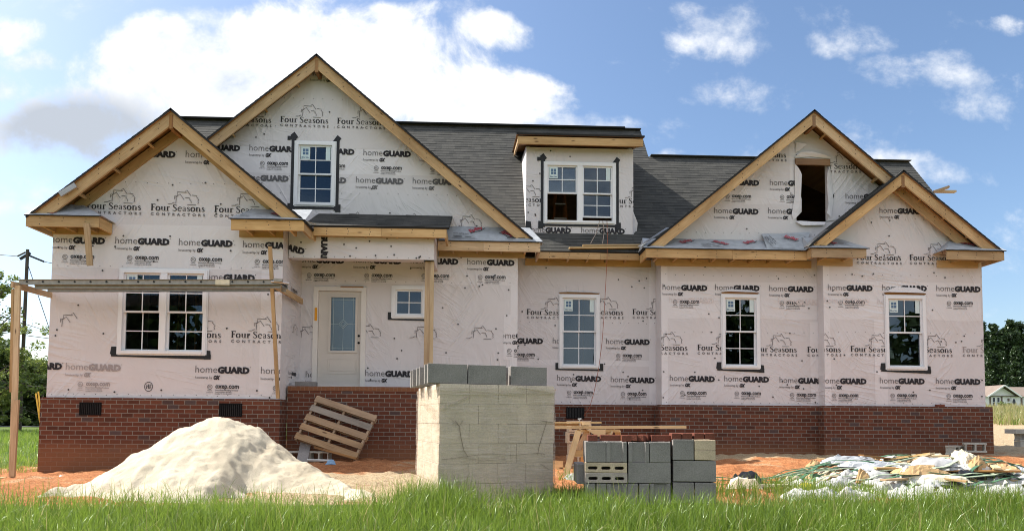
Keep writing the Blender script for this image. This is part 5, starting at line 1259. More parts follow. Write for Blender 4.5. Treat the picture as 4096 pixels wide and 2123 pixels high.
put(b_half, c1+.045, .2, zC+.003, 'end', 'thin grey block at the left end of the middle column bottom course'); put(b_half, c1+.15, .19, zC+.003, 'end', 'thin grey block second in the middle column bottom course')
b4 = dupl(b_std); place(b4, at(c1+.30, .2, zC+.003), SP, 'end', 'recessed end grey block under the long block of the middle column', group='blocks in the low stack')
put(b_plain, c2+.10, .2, zC+.02, 'end', 'plain ended grey block at the bottom left of the right column'); put(b_plain, c2+.303, .2, zC+.02, 'end', 'plain ended grey block at the bottom right corner of the low stack')
put(b_half, c0-.035, .40, zB-.03, 'end', 'dark thin grey block leaning behind the left side of the low stack', rad(4))
put(b_plain, c0+.20, .32, zB+.0, None, 'plain grey block behind the slotted blocks in the low stack')
# loose red bricks
rb = MB(); ho = [[(x+.018*math.cos(t*.785), .018*math.sin(t*.785)) for t in range(8)] for x in (-.055, 0, .055)]
rb.prism([(-.097, -.046), (.097, -.046), (.097, .046), (-.097, .046)], ho, .058, Matrix.Translation((0, 0, -.029)), 'redbrick'); rbo = rb.build('brick', 'redbrick', origin=(0, 0, 0), bevel=.003, merge=True)
zt = .605+.03
BR = [(.075, .15, 0, 90, 'dark red brick, leftmost on top of the low stack, end facing out'), (.245, .11, .002, 1, 'long rough red brick lying second from the left on the low stack'), (.405, .14, .0, 84, 'red brick end just right of the long rough brick'), (.475, .13, -.004, 74, 'tilted red brick first in the jumbled middle row'),
      (.55, .14, -.006, 68, 'tilted red brick in the middle of the jumbled row'), (.615, .20, -.004, 60, 'red brick at the back of the jumbled row'), (.735, .12, .002, -1, 'lone long red brick over the middle column'),
      (.87, .12, .024, 88, 'first red brick end over the plain block of the right column'), (.965, .12, .026, 91, 'second red brick end over the plain block of the right column'), (1.08, .12, .028, 89, 'first red brick end over the small tan blocks'), (1.175, .12, .028, 92, 'last red brick end at the right corner of the low stack'),
      (.47, .26, -.002, 10, 'red brick lying behind the jumbled row'), (.96, .30, .024, 3, 'red brick lying behind the row over the right column')]
for k, (u, v, dz, a, lb) in enumerate(BR):
    o = rbo if k == 0 else dupl(rbo); place(o, at(u, v, zt+dz), SP+rad(a), None, lb, 'brick', group='loose red bricks on the low stack')
    if 3 <= k <= 5: o.rotation_euler = (rad(0), rad(random.uniform(4, 9)), o.rotation_euler.z); 
# --- blocks by the right wing and under the leaning pallet
b_side = unit('concrete_block', cmu(notch=True), 'cmu_pale')
p = P(3820, 1794, 14.0); place(b_side, (p.x, p.y, gzf(p.x, p.y)+.10), rad(28), 'side', 'pale block on its side against the right wing, cores in shadow', group='pale blocks at the foot of the house')
p = P(3898, 1790, 13.85); o = dupl(b_side); place(o, (p.x, p.y, gzf(p.x, p.y)+.125), rad(-24), 'side', 'pale block on its side at the right corner of the house', group='pale blocks at the foot of the house')
p = P(1282, 1815, 12.85); o = dupl(b_side); place(o, (p.x, p.y, gzf(p.x, p.y)+.11), rad(-6), 'side', 'pale block on its side under the leaning wooden pallet', group='pale blocks at the foot of the house')
p = P(1165, 1815, 12.95); o = dupl(b_side); place(o, (p.x, p.y, gzf(p.x, p.y)+.11), rad(3), 'side', 'pale block half hidden behind the grey slab by the sand', group='pale blocks at the foot of the house')
p = P(1225, 1541, 13.5); o = dupl(b_half); place(o, (p.x-.0, p.y, 1.425+.051), rad(1), 'side', 'grey block lying on the porch left of the door', group=None)
p = P(4085, 1772, 18.0)
for k, (dz, lb) in enumerate(((.0, 'lower grey block of the pier at the right edge'), (.2, 'upper grey block of the pier at the right edge'))):
    o = dupl(b_side); place(o, (p.x+.06, 18.0, gzf(p.x, 18)+.1+dz), rad(8), 'side' if k else None, lb, group='blocks of the pier at the right edge')
mb = MB(); mb.box(-.36, .5, -.2, .2, 0, .12, 'cmu_pale'); o = mb.build('concrete_slab', 'cmu_pale', origin=(0, 0, 0)); o.location = (p.x+.06, 18.0, gzf(p.x, 18)+.4); tag(o, 'pale concrete slab capping the block pier at the right edge', 'slab')
# tan blocks stacked behind the sawhorse
b_t2 = unit('concrete_block', cmu(.397, .194, .194, False), 'cmu_tan')
for k, (dx_, lb) in enumerate(((0, 'bottom'), (.02, 'second from the bottom'), (-.01, 'third from the bottom'), (.015, 'topmost'))):
    p = P(2312, 1790, 12.0); o = b_t2 if k == 0 else dupl(b_t2)
    place(o, (p.x+dx_, 12.0, gzf(p.x, 12)+.10+k*.2), rad(4*k-4), 'side', 'tan block with dark cores behind the sawhorse, %s of its stack' % lb, group='tan blocks behind the sawhorse')
# --- leaning wooden pallet
TL, TR, BL = P(1268, 1582, 13.12), P(1509, 1663, 12.97), P(1183, 1752, 12.72)
U = (TR-TL).normalized(); V0 = (BL-TL); V0 = (V0-U*V0.dot(U)).normalized(); N = U.cross(V0).normalized()
if N.y > 0: N = -N
Lp, Hp = (TR-TL).length, (BL-TL).length
wd = empty('wooden_pallet', (TL+BL)/2+U*Lp/2, 'weathered wooden pallet leaning askew against the porch brick', 'pallet'); ORG[wd.name] = wd.location.copy()
for i in range(5):
    mb = MB(); c = TL+V0*(.06+i*(Hp-.12)/4); mb.bar(c+N*random.uniform(0, .003), c+U*Lp+N*.002, .125 if i != 3 else .118, .018, up=N, m='wood_grey' if i == 1 else 'wood_old'); mb.build('slat', 'wood_old', parent=wd)
for t in (.03, .5, .97):
    mb = MB(); a = TL+U*(Lp*t)-N*.055-V0*.02; mb.bar(a, a+V0*(Hp+.04), .04, .09, up=N, m='wood_old'); mb.build('stringer', 'wood_old', parent=wd)
for i in range(3):
    mb = MB(); c = TL+V0*(.06+i*(Hp-.12)/2)-N*.11; mb.bar(c, c+U*Lp, .10, .018, up=N, m='wood_old'); mb.build('slat', 'wood_old', parent=wd)
def lone_board(name, a, b, wd_, ht, m, label, cat='board', up=(0, 0, 1), group=None):
    a, b = Vector(a), Vector(b); mb = MB(); mb.bar(a, b, wd_, ht, up=up, m=m); return tag(mb.build(name, m, origin=(a+b)/2), label, cat, group)
a, b = P(1225, 1762, 12.95), P(1208, 1850, 12.6); lone_board('grey_slab', a, b, .20, .03, 'cmu', 'thin grey slab propped under the left corner of the leaning pallet', 'slab', up=(0, -1, .3))
a, b = P(1262, 1786, 12.75), P(1428, 1832, 12.6); lone_board('plank', a, b, .12, .04, 'osb', 'dark brown plank under the lower edge of the leaning pallet')
a, b = P(1228, 1842, 12.2), P(1335, 1846, 12.2); mb = MB(); mb.tube([a+Vector((0, 0, .02)), b+Vector((0, 0, .02))], .02, 8, 'white_plastic'); tag(mb.build('plastic_pipe', 'white_plastic', origin=(a+b)/2), 'white plastic pipe lying on the dirt below the leaning pallet', 'pipe')
def crumple(name, c, sx, sy, h, m, label, cat, seed, n=14, yaw=0.0, sharp=1.0, group=None):
    """a rumpled sheet lying on the ground (two sided, thick)"""
    R = np.random.default_rng(seed); mb = MB(); K = R.random((n+1, n+1)); K2 = R.random((4, 4)); g_ = []
    cy_, sy_ = math.cos(yaw), math.sin(yaw)
    for j in range(n+1):
        row = []
        for i in range(n+1):
            u, v = i/n*2-1, j/n*2-1; r = max(0, 1-(abs(u)**2.4+abs(v)**2.4))
            big = float(vnoise(u*1.3+seed*1.7, v*1.3+seed*.9, 1.0))+.5; med = float(vnoise(u*3.1+seed*2.3, v*3.1-seed, 1.0))
            z = h*(r**.5)*(.3+.75*big+.45*abs(med)*sharp+.16*(K[i, j]-.5)*sharp)
            x = (u+.10*(K[i, n-j]-.5))*sx; y = (v+.10*(K[n-i, j]-.5))*sy
            X, Y = c[0]+x*cy_-y*sy_, c[1]+x*sy_+y*cy_
            row.append(Vector((X, Y, (c[2] if len(c) > 2 else gzf(X, Y))+max(z, .004))))
        g_.append(row)
    for j in range(n):
        for i in range(n):
            mb.face([g_[j][i], g_[j][i+1], g_[j+1][i+1]], None, m); mb.face([g_[j][i], g_[j+1][i+1], g_[j+1][i]], None, m)
    return tag(mb.build(name, m, origin=(c[0], c[1], c[2] if len(c) > 2 else gzf(c[0], c[1])), merge=True, smooth=(m in ('white_plastic', 'tarp', 'black_plastic'))), label, cat, group)
p = PZ(1354, 1848, .02); crumple('cloth', (p.x, 11.9), .09, .06, .09, 'blue', 'small crumpled pale blue cloth on the dirt below the pallet', 'cloth', 3, 8)
p = P(247, 1892, 10.6); crumple('paper', (p.x, 10.6), .05, .04, .07, 'white_plastic', 'small white scrap on the clay beside the scaffold foot', 'litter', 4, 6)

# --- sawhorse and the boards on it
sh_ = empty('sawhorse', (1.4, 10.1, gzf(1.4, 10.1)), 'pine sawhorse with splayed legs behind the low block stack', 'sawhorse'); ORG[sh_.name] = sh_.location.copy()
def q_(px, py, Y): return P(px, py, Y)
MB().bar(q_(2318, 1722, 9.85), q_(2470, 1722, 10.45), .09, .04, m='wood_pale').build('beam', 'wood_pale', parent=sh_)
gnd = lambda p: Vector((p.x, p.y, gzf(p.x, p.y)))
for (t, f_, wdt) in (((2314, 1722, 9.80), (2262, 1895, 9.75), .085), ((2345, 1728, 10.0), (2330, 1860, 10.45), .085), ((2440, 1724, 10.3), (2405, 1880, 9.9), .085), ((2470, 1724, 10.5), (2500, 1860, 10.8), .085)):
    a = q_(*t); b = gnd(q_(*f_)); MB().bar(a, b, wdt, .04, up=(.3, 1, 0), m='wood_pale').build('leg', 'wood_pale', parent=sh_)
MB().bar(q_(2290, 1812, 9.82), q_(2420, 1812, 9.95), .04, .09, m='wood').build('brace', 'wood', parent=sh_)
MB().bar(q_(2350, 1728, 9.95), q_(2312, 1800, 9.96), .09, .035, up=(0, 1, 0), m='wood').build('gusset', 'wood', parent=sh_)
g2 = MB(); g2.prism([(0, 0), (.28, 0), (.28, -.09), (.16, -.10)], [], .02, Matrix(((1, 0, 0, q_(2340, 1716, 9.9).x), (0, 0, 1, 9.78), (0, 1, 0, q_(2340, 1716, 9.9).z), (0, 0, 0, 1))), 'wood_pale'); g2.build('gusset', 'wood_pale', parent=sh_)
a, b = q_(2150, 1709, 9.9), q_(2740, 1707, 9.9); lone_board('long_board', a, b, .14, .038, 'wood_pale', 'longest pine board laid across the sawhorse', group='boards on the sawhorse')
a, b = q_(2100, 1701, 10.06), q_(2316, 1701, 10.06); lone_board('short_board', a+Vector((0, 0, .012)), b+Vector((0, 0, .012)), .09, .03, 'wood', 'short pine board behind the long one at the sawhorse', group='boards on the sawhorse')
a, b = q_(2120, 1689, 10.0), q_(2404, 1689, 10.0); lone_board('thin_board', a, b, .10, .02, 'wood_pale', 'thin pine board with a pointed end, topmost on the sawhorse', group='boards on the sawhorse')
mb = MB(); a = q_(2317, 1690, 10.0); mb.tube([a+Vector((0, 0, -.03)), a+Vector((0, 0, .02)), a+Vector((.005, 0, .05))], .009, 8, 'alu_bright'); mb.bar(a+Vector((-.02, 0, .055)), a+Vector((.03, 0, .06)), .03, .02, m='alu_bright'); tag(mb.build('clamp', 'alu_bright', origin=a), 'small metal clamp screwed on the boards over the sawhorse', 'clamp')
mb = MB(); a = q_(2342, 1698, 9.99); mb.box(a.x-.06, a.x+.06, 9.93, 10.05, .737, .785, 'wood_pale'); tag(mb.build('wood_offcut', 'wood_pale', origin=a), 'pale wood offcut lying under the thin board on the sawhorse', 'offcut')
p = PZ(2300, 1868, .03); crumple('tarp', (1.33, 9.35), .24, .3, .12, 'tarp', 'crumpled grey tarp on the clay under the sawhorse', 'tarp', 5, 12, rad(15))
a, b = PZ(2200, 1880, .0), PZ(2252, 1882, .0); lone_board('plywood_scrap', (a.x, a.y, gzf(a.x, a.y)+.08), (b.x, b.y, gzf(b.x, b.y)+.06), .02, .16, 'wood', 'orange wood scrap standing on edge between wrapped pallet and sawhorse')

# ------------------------------------------------------------------ scaffold and ladder
sc = empty('scaffold', (-6, 12, gzf(-8, 11.85)), 'makeshift two post lumber scaffold fixed across the left wing', 'scaffold'); ORG[sc.name] = sc.location.copy()
a, b = P(72, 1142, 11.85), P(48, 1920, 11.85); b.z = gzf(b.x, b.y); zr = 3.07
MB().bar(a, b, .09, .04, up=(0, 1, 0), m='wood_pale').build('post', 'wood_pale', parent=sc)
c, d = lerp(a, b, .02)+Vector((-.075, .02, 0)), lerp(a, b, .56)+Vector((-.055, .02, 0)); MB().bar(c, d, .04, .09, up=(0, 1, 0), m='wood').build('post_splice', 'wood', parent=sc)
c, d = lerp(a, b, .60)+Vector((.05, -.03, 0)), lerp(a, b, .995)+Vector((.02, -.03, 0)); MB().bar(c, d, .09, .04, up=(0, 1, 0), m='wood').build('post_splice', 'wood', parent=sc)
a = P(48, 1137, 11.78); b = P(205, 1181, 12.83); MB().bar(a, b, .04, .10, m='wood').build('bracket_arm', 'wood', parent=sc)
a, b = P(1080, 985, 12.06), P(1112, 1592, 12.72); MB().bar(a, b, .06, .05, up=(0, 1, 0), m='wood').build('post', 'wood', parent=sc)
a = P(1070, 1142, 12.02); b = P(1186, 1205, 13.85); MB().bar(Vector((-3.70, a.y, a.z)), Vector((-3.73, b.y, b.z)), .04, .11, m='wood').build('bracket_arm', 'wood', parent=sc)
mb = MB(); p = PZ(10, 1925, -.26); mb.bar((-9.15, 10.9, gzf(-9.1, 10.9)+.03), (-7.55, 11.1, gzf(-7.6, 11.1)+.03), .14, .04, m='wood_pale'); mb.build('foot_board', 'wood_pale', parent=sc)
ld = empty('ladder', (-6, 12.2, 3.1), 'dull aluminium extension ladder laid flat as a walkway across the scaffold', 'ladder'); ORG[ld.name] = ld.location.copy()
def rail(y, x0, x1, z0, z1, hh, m, nm):
    mb = MB(); A, B_ = Vector((x0, y, z0)), Vector((x1, y, z1))
    mb.bar(A, B_, .006, hh, m=m); mb.bar(A+Vector((0, -.012, hh/2)), B_+Vector((0, -.012, hh/2)), .03, .006, m=m); mb.bar(A+Vector((0, -.012, -hh/2)), B_+Vector((0, -.012, -hh/2)), .03, .006, m=m); return mb.build(nm, m, parent=ld)
la, lb_ = P(76, 1131, 11.95), P(1148, 1131, 11.95)
r1 = rail(11.95, la.x, lb_.x-.1, la.z+.01, lb_.z+.01, .085, 'alu', 'rail'); rail(11.99, la.x+.25, lb_.x-.12, la.z-.055, lb_.z-.055, .06, 'alu', 'rail')
rail(12.36, la.x, lb_.x-.1, la.z+.01, lb_.z+.01, .085, 'alu', 'rail'); rail(12.32, la.x+.25, lb_.x-.12, la.z-.055, lb_.z-.055, .06, 'alu', 'rail')
nr = 17
for i in range(nr):
    t = (i+.5)/nr; c = lerp(la, lb_, t)+Vector((0, 0, .018)); mb = MB(); mb.tube([(c.x, 11.938, c.z), (c.x, 12.36, c.z)], .017, 8, 'vent' if False else 'tape'); mb.build('rung', 'tape', parent=ld)
mb = MB(); a, b = P(862, 1118, 11.93), P(918, 1140, 11.93); mb.box(a.x, b.x, 11.925, 11.93, b.z, a.z, 'cream'); mb.build('label_plate', 'cream', parent=ld)
mb = MB(); a, b = P(1085, 1126, 11.92), P(1158, 1133, 11.92); mb.tube([a, b], .018, 8, 'alu_bright'); mb.bar(a+Vector((.05, -.02, .03)), a+Vector((.2, -.02, .02)), .04, .05, m='alu'); mb.build('end_bracket', 'alu_bright', parent=ld)

# ------------------------------------------------------------------ boards on the roof, cords
def on_roof(px, py, lift): 
    d = ray(px, py); k = (4.5-1.2*14.72+lift-CAM.z)/(d.z-1.2*d.y); return CAM+d*k
a, b = on_roof(2276, 993, .05), on_roof(2560, 991, .05); lone_board('roof_plank', a, b, .13, .035, 'wood_pale', 'longer pine plank lying on the roof below the dormer window', group='planks on the roof below the dormer')
a, b = on_roof(2330, 983, .085), on_roof(2572, 982, .085); lone_board('roof_plank', a, b, .12, .035, 'wood_pale', 'upper pine plank lying on the roof below the dormer window', group='planks on the roof below the dormer')
def cord(pts, r, m, label):
    mb = MB(); mb.tube(pts, r, 5, m); return tag(mb.build('cord', m, origin=pts[-1]), label, 'cord', 'cords hanging from the dormer window')
for (x0, x1, y1, lb) in ((2398, 2362, 974, 'thin cord slanting left from the dormer window sill to the roof planks'), (2411, 2410, 974, 'thin cord hanging straight from the dormer window sill to the roof planks')):
    a = P(x0, 884, 15.10); m_ = P((x0+x1)/2+6, 930, 15.06); b = on_roof(x1, y1, .11); cord([a+Vector((0, .12, .0)), a, m_, b], .007, 'cordw', lb)
e0 = P(2428, 884, 15.08); pts = [e0+Vector((0, .12, 0)), e0, P(2430, 960, 14.95), P(2429, 1003, 14.68), P(2427, 1060, 14.68), P(2422, 1150, 14.7), P(2417, 1250, 14.7), P(2408, 1370, 14.72), P(2395, 1470, 14.75), P(2378, 1560, 14.78), P(2358, 1630, 14.8), P(2335, 1662, 14.85)]
cord(pts, .006, 'cord', 'long reddish cord dropping from the dormer window down the wall to the vent')
pc = [P(2255, 1722, 11.3), P(2242, 1760, 11.3), P(2250, 1790, 11.3), P(2262, 1800, 11.3), P(2272, 1775, 11.3), P(2266, 1722, 11.3)]
a, b = Vector((11.0, 16.55, 6.78)), Vector((11.72, 16.35, 6.98)); lone_board('lumber_scrap', P(3735, 768, 16.6), P(3755+40, 748, 16.5), .12, .05, 'wood', 'short stub of lumber sticking out past the right roof edge, pointing up', group='scraps at the right roof edge')
lone_board('lumber_scrap', P(3735, 766, 16.7), P(3821, 767, 16.7), .10, .05, 'wood_pale', 'level board sticking out past the right roof edge', group='scraps at the right roof edge')
# yellow stakes left of the house
for k, (x0, y0, x1, y1, lb) in enumerate(((143, 1572, 162, 1700, 'yellow stake leaning, the left one of a pair beside the house corner'), (153, 1565, 167, 1700, 'yellow stake nearly upright, the right one of a pair beside the house corner'))):
    a, b = P(x0, y0, 14.5), P(x1, y1, 14.5); d = (b-a); b = a+d*((a.z-gzf(b.x, 14.5))/(a.z-b.z)); mb = MB(); mb.tube([a, b], .014, 6, 'yellow'); tag(mb.build('stake', 'yellow', origin=b), lb, 'stake', 'yellow stakes by the left corner')

# ------------------------------------------------------------------ rubbish heaps on the right
RR = random.Random(5)
DB = 'rubbish in the heap at the right'
def heap_z(x, y):
    r = ((x-5.6)/1.9)**2+((y-8.7)/1.0)**2; return gzf(x, y)+.29*max(0, 1-r)**.8
hm = MB(); n = 40
for j in range(n):
    for i in range(n*2):
        f_ = lambda i, j: (lambda x, y: Vector((x, y, heap_z(x, y)-.03+.10*float(vnoise(x, y, 5))+.07*float(vnoise(x, y, 13)))))(3.6+4.0*i/(n*2), 7.6+2.2*j/n)
        hm.face([f_(i, j), f_(i+1, j), f_(i+1, j+1), f_(i, j+1)], None, 'rubbish')
tag(hm.build('rubbish_heap', 'rubbish', origin=(5.6, 8.7, 0), merge=True), 'low mound of mixed scraps under the green straps', 'rubbish heap', kind='stuff')
def strap(k, m, nm, lb):
    x0 = RR.uniform(3.7, 6.9); y0 = RR.uniform(7.9, 9.3); an = RR.gauss(0, .22)+(0 if RR.random() < .8 else .5); L = RR.uniform(1.2, 3.0); w_ = RR.uniform(.012, .028); cv = RR.uniform(-.35, .35); mb = MB(); pts = []
    n = 12
    for i in range(n+1):
        t = i/n-.5; x = x0+t*L*math.cos(an+cv*t); y = y0+t*L*math.sin(an+cv*t); y = min(max(y, 7.65), 9.8)
        pts.append(Vector((x, y, heap_z(x, y)+.03+.05*math.sin(k+4*t)+.02+RR.uniform(-.008, .008))))
    for i in range(n): mb.bar(pts[i], pts[i+1], w_*2, .008, m=m)
    return tag(mb.build(nm, m, origin=pts[n//2]), lb, 'strap', DB)
for k in range(16): strap(k, 'green_strap', 'green_strap', 'dark green plastic strap tangled over the rubbish heap')
for k in range(14): strap(k+50, 'mint_strap', 'green_strap', 'pale green plastic strap tangled over the rubbish heap')
for k in range(13):
    x, y = RR.uniform(4.4, 6.9), RR.uniform(7.9, 9.2); an = RR.gauss(0.1, .6); L = RR.uniform(.25, 1.0); d = Vector((math.cos(an), math.sin(an), RR.uniform(-.12, .22)))*L/2; c = Vector((x, y, heap_z(x, y)+.06))
    lone_board('wood_scrap', c-d, c+d, RR.uniform(.04, .12), .02, RR.choice(['wood_pale', 'wood', 'osb', 'wood_pale']), 'loose wood scrap lying among straps on the rubbish heap', 'wood scrap', group=DB)
for (x0, y0, x1, y1, Y, m, wd_, lb) in ((3640, 1845, 3730, 1812, 8.8, 'wood', .22, 'wide tan panel slanting up on the left of the rubbish heap'), (3900, 1835, 3995, 1868, 8.6, 'cream', .10, 'long cream board slanting down on the right of the rubbish heap'), (3870, 1812, 3985, 1860, 8.8, 'cream', .07, 'upper cream board slanting across the right of the rubbish heap')):
    lone_board('panel_scrap', P(x0, y0, Y), P(x1, y1, Y-.2), wd_, .02, m, lb, 'board', group=DB)
spots_ = [(3395, 1895, 8.3, .16, .10, .30, 'white crumpled plastic standing at the left end of the rubbish heap'), (3560, 1915, 7.7, .28, .18, .22, 'white crumpled plastic bundle left of centre at the front of the heap'), (3640, 1895, 8.0, .22, .16, .30, 'tall white crumpled plastic in the middle of the heap front'), (3700, 1925, 7.6, .25, .15, .2, 'low white crumpled plastic before the black scrap'),
          (3850, 1895, 8.0, .38, .22, .24, 'large white plastic roll of film on the right of the heap'), (3960, 1890, 8.0, .3, .2, .24, 'white crumpled film right of the large roll'), (4070, 1915, 7.8, .25, .18, .16, 'white crumpled plastic at the right edge of the photo'), (3780, 1930, 7.5, .2, .14, .15, 'white crumpled plastic in front of the large roll'), (3470, 1935, 7.5, .2, .12, .12, 'flat white plastic in the grass at the left of the heap'), (3180, 1905, 8.0, .12, .08, .16, 'white cardboard piece beside the yellow plastic')]
for k, (x, y, Y, sx, sy, h, lb) in enumerate(spots_):
    p = P(x, y, Y); crumple('plastic_sheet', (p.x, Y), sx, sy, h*.8, 'white_plastic', lb, 'plastic sheet', 20+k, 14, rad(RR.uniform(-20, 20)), 1.3, DB)
for k in range(14):
    x, y = RR.uniform(4.0, 7.0), RR.uniform(7.8, 9.3); m = ('cream', 'under', 'cardboard', 'tarp')[k % 4]
    crumple('scrap_sheet', (x, y, heap_z(x, y)+.0), RR.uniform(.2, .42), RR.uniform(.12, .24), RR.uniform(.07, .14), m, {'cream': 'flat crumpled cream sheet draped over the rubbish heap', 'under': 'flat crumpled dull grey sheet draped over the rubbish heap', 'cardboard': 'flattened brown carton lying on the rubbish heap', 'tarp': 'pale grey plastic sheet draped over the rubbish heap'}[m], 'sheet', 230+k, 14, RR.uniform(-.5, .5), 1.3, DB)
for k in range(14):
    x, y = RR.uniform(4.3, 6.6), RR.uniform(8.0, 9.2); m = RR.choice(['cream', 'cardboard', 'black_plastic', 'cream', 'cardboard', 'white_plastic'])
    crumple('crumpled_scrap', (x, y, heap_z(x, y)+.01), RR.uniform(.06, .16), RR.uniform(.05, .1), RR.uniform(.06, .16), m, {'cream': 'crumpled cream paper', 'cardboard': 'crumpled brown cardboard', 'black_plastic': 'crumpled black plastic', 'white_plastic': 'small crumpled white plastic'}[m]+' lying on the rubbish heap', 'litter', 60+k, 8, RR.uniform(0, 3), 1.4, DB)
for k, (x, y, Y, sx, sy, h) in enumerate([(3500, 1900, 8.2, .35, .2, .2), (3610, 1930, 7.6, .3, .2, .16), (3900, 1925, 7.6, .35, .2, .18), (3760, 1870, 8.4, .4, .2, .18), (4010, 1930, 7.6, .3, .2, .14), (3680, 1880, 8.2, .3, .2, .2), (4120, 1900, 8.0, .4, .3, .2), (3560, 1870, 8.5, .3, .2, .16), (3480, 1880, 8.3, .3, .22, .16), (3540, 1905, 8.0, .35, .2, .2), (3850, 1860, 8.3, .45, .22, .2), (3960, 1915, 7.8, .4, .2, .2), (3700, 1905, 7.9, .35, .2, .22), (3440, 1915, 8.0, .25, .18, .14)]):
    p = P(x, y, Y); crumple('plastic_sheet', (p.x, Y, heap_z(p.x, Y)-.01), sx*.8, sy*.7, h*.45, 'white_plastic', 'white plastic sheeting draped among the straps of the rubbish heap', 'plastic sheet', 130+k, 16, rad(RR.uniform(-20, 20)), 1.2, DB)
for k, (x, L) in enumerate(((3190, .19), (3300, .2), (3420, .2))):
    p = P(x, 1950, 7.15); crumple('plastic_sheet', (p.x, 7.15), L, .09, .13, 'white_plastic', ('left', 'middle', 'right')[k]+' piece of the long white plastic bundle lying along the grass edge', 'plastic sheet', 170+k, 18, rad((2, -3, 3)[k]), .8)
p = P(2990, 1900, 8.0); crumple('paper_bag', (p.x-.05, 8.0), .2, .1, .2, 'cream', 'folded cream paper bag at the left end of the litter row', 'paper bag', 91, 6, rad(-15), .6); crumple('plastic_sheet', (p.x+.02, 8.12), .2, .12, .22, 'black_plastic', 'black plastic sheet behind the cream paper bag', 'plastic sheet', 92, 9, .2)
lone_board('wood_strip', (p.x+.05, 7.95, gzf(p.x, 8)+.05), (p.x+.45, 7.9, gzf(p.x, 8)+.06), .05, .03, 'cream', 'cream strip lying between the paper bag and the white cardboard', 'board')
p = P(3220, 1905, 7.9); crumple('yellow_plastic', (p.x, 7.9), .16, .08, .10, 'yellowp', 'yellow plastic scrap beside the white cardboard piece', 'litter', 93, 8); p = P(3395, 1918, 7.9); crumple('yellow_plastic', (p.x, 7.9), .08, .05, .06, 'yellowp', 'small yellow scrap left of the rubbish heap', 'litter', 94, 6)
p = P(3760, 1930, 7.5); crumple('plastic_sheet', (p.x+.02, 7.55), .16, .1, .13, 'black_plastic', 'black plastic scrap at the foot of the heap in the grass', 'plastic sheet', 95, 8)
p = P(3650, 1650, 14.2); a, b = P(3755, 1621, 14.25), P(3785, 1629, 14.25); mb = MB(); mb.box(a.x, b.x, 14.29, 14.37, 1.162, 1.205, 'redbrick'); tag(mb.build('brick', 'redbrick', origin=((a.x+b.x)/2, 14.33, 1.18)), 'lone orange brick on the brick ledge under the right window', 'brick')
# ------------------------------------------------------------------ grass
def blades(name, xy, hmin, hmax, wd_, m, lean=.35, seg=3, zoff=0.0, hs=None):
    n = len(xy); x, y = xy[:, 0], xy[:, 1]; z = gz(x, y)+zoff; h = rng.uniform(hmin, hmax, n)*(1 if hs is None else hs)
    an = rng.uniform(0, 2*np.pi, n); la = rng.uniform(0, 2*np.pi, n); ln = np.abs(rng.normal(0, lean, n))*h
    wx, wy = np.cos(an)*wd_/2, np.sin(an)*wd_/2; lx, ly = np.cos(la)*ln, np.sin(la)*ln
    cols = []
    for k in range(seg):
        t = k/seg; f_ = (1-t*.75); bx, by, bz = x+lx*t*t, y+ly*t*t, z+h*(t-.18*t*t*np.minimum(ln/h, 1.2))
        cols += [np.stack([bx-wx*f_, by-wy*f_, bz], -1), np.stack([bx+wx*f_, by+wy*f_, bz], -1)]
    cols.append(np.stack([x+lx, y+ly, z+h*(1-.35*np.minimum(ln/h, 1.3))], -1))
    k = 2*seg+1; V = np.stack(cols, 1).reshape(-1, 3); base = (np.arange(n)*k)[:, None]
    quads = np.concatenate([base+np.array([[2*i, 2*i+1, 2*i+3, 2*i+2]]) for i in range(seg-1)], 0) if seg > 1 else np.zeros((0, 4), int)
    tris = base+np.array([[2*seg-2, 2*seg-1, 2*seg]])
    return mesh_raw(name, V, quads, tris, np.repeat(rng.random(n), k), m)
def mesh_raw(name, V, quads, tris, rnd, m):
    me = bpy.data.meshes.new(name); me.vertices.add(len(V)); me.vertices.foreach_set('co', V.ravel().astype(np.float32))
    li = np.concatenate([quads.ravel(), tris.ravel()]).astype(np.int32); lt = np.concatenate([np.full(len(quads), 4), np.full(len(tris), 3)]).astype(np.int32)
    me.loops.add(len(li)); me.loops.foreach_set('vertex_index', li); me.polygons.add(len(lt)); me.polygons.foreach_set('loop_start', np.concatenate([[0], np.cumsum(lt)[:-1]]).astype(np.int32)); me.polygons.foreach_set('loop_total', lt)
    me.update(); at_ = me.attributes.new('rnd', 'FLOAT', 'POINT'); at_.data.foreach_set('value', rnd.astype(np.float32)); me.materials.append(MT[m])
    me.polygons.foreach_set('use_smooth', [True]*len(me.polygons)); return me
def lk(name, me, loc=(0, 0, 0)): o = bpy.data.objects.new(name, me); o.location = loc; col.objects.link(o); return o
def scatter(n, x0, x1, y0, y1, keep):
    q = np.stack([rng.uniform(x0, x1, n), rng.uniform(y0, y1, n)], -1); return q[keep(q[:, 0], q[:, 1])]
edge = lambda x: 5.85+.45*sst(2.0, 3.5, x)+.30*vnoise(x, x*0+2, .7)*2+.25*vnoise(x, x*0+9, 2.3)+.75*np.exp(-((x+.55)/.38)**2)+.4*np.exp(-((x-.95)/.3)**2)+.25*sst(2.5, 4.5, x)
q = scatter(185000, -9, 9, 3.1, 7.4, lambda x, y: (y < edge(x)+1.0*(rng.random(len(x))**5)) & (np.abs(x) < 1.2+.95*y) & (rng.random(len(x)) < np.clip((y-2.2)/2.6, .25, 1)))
hs = .72+.75*(vnoise(q[:, 0], q[:, 1], 1.1)+.5)*.6+.25*np.exp(-((q[:, 0]+.35)/.55)**2)*(q[:, 1] > 5.6)
tag(lk('grass', blades('grass', q, .08, .27, .0062, 'grass', .6, 4, hs=hs)), 'long bright green grass along the front of the plot', 'grass', kind='stuff')
q = scatter(5200, -8, 8, 3.6, 6.6, lambda x, y: (y < edge(x)+.2) & (np.abs(x) < 1.2+.95*y))
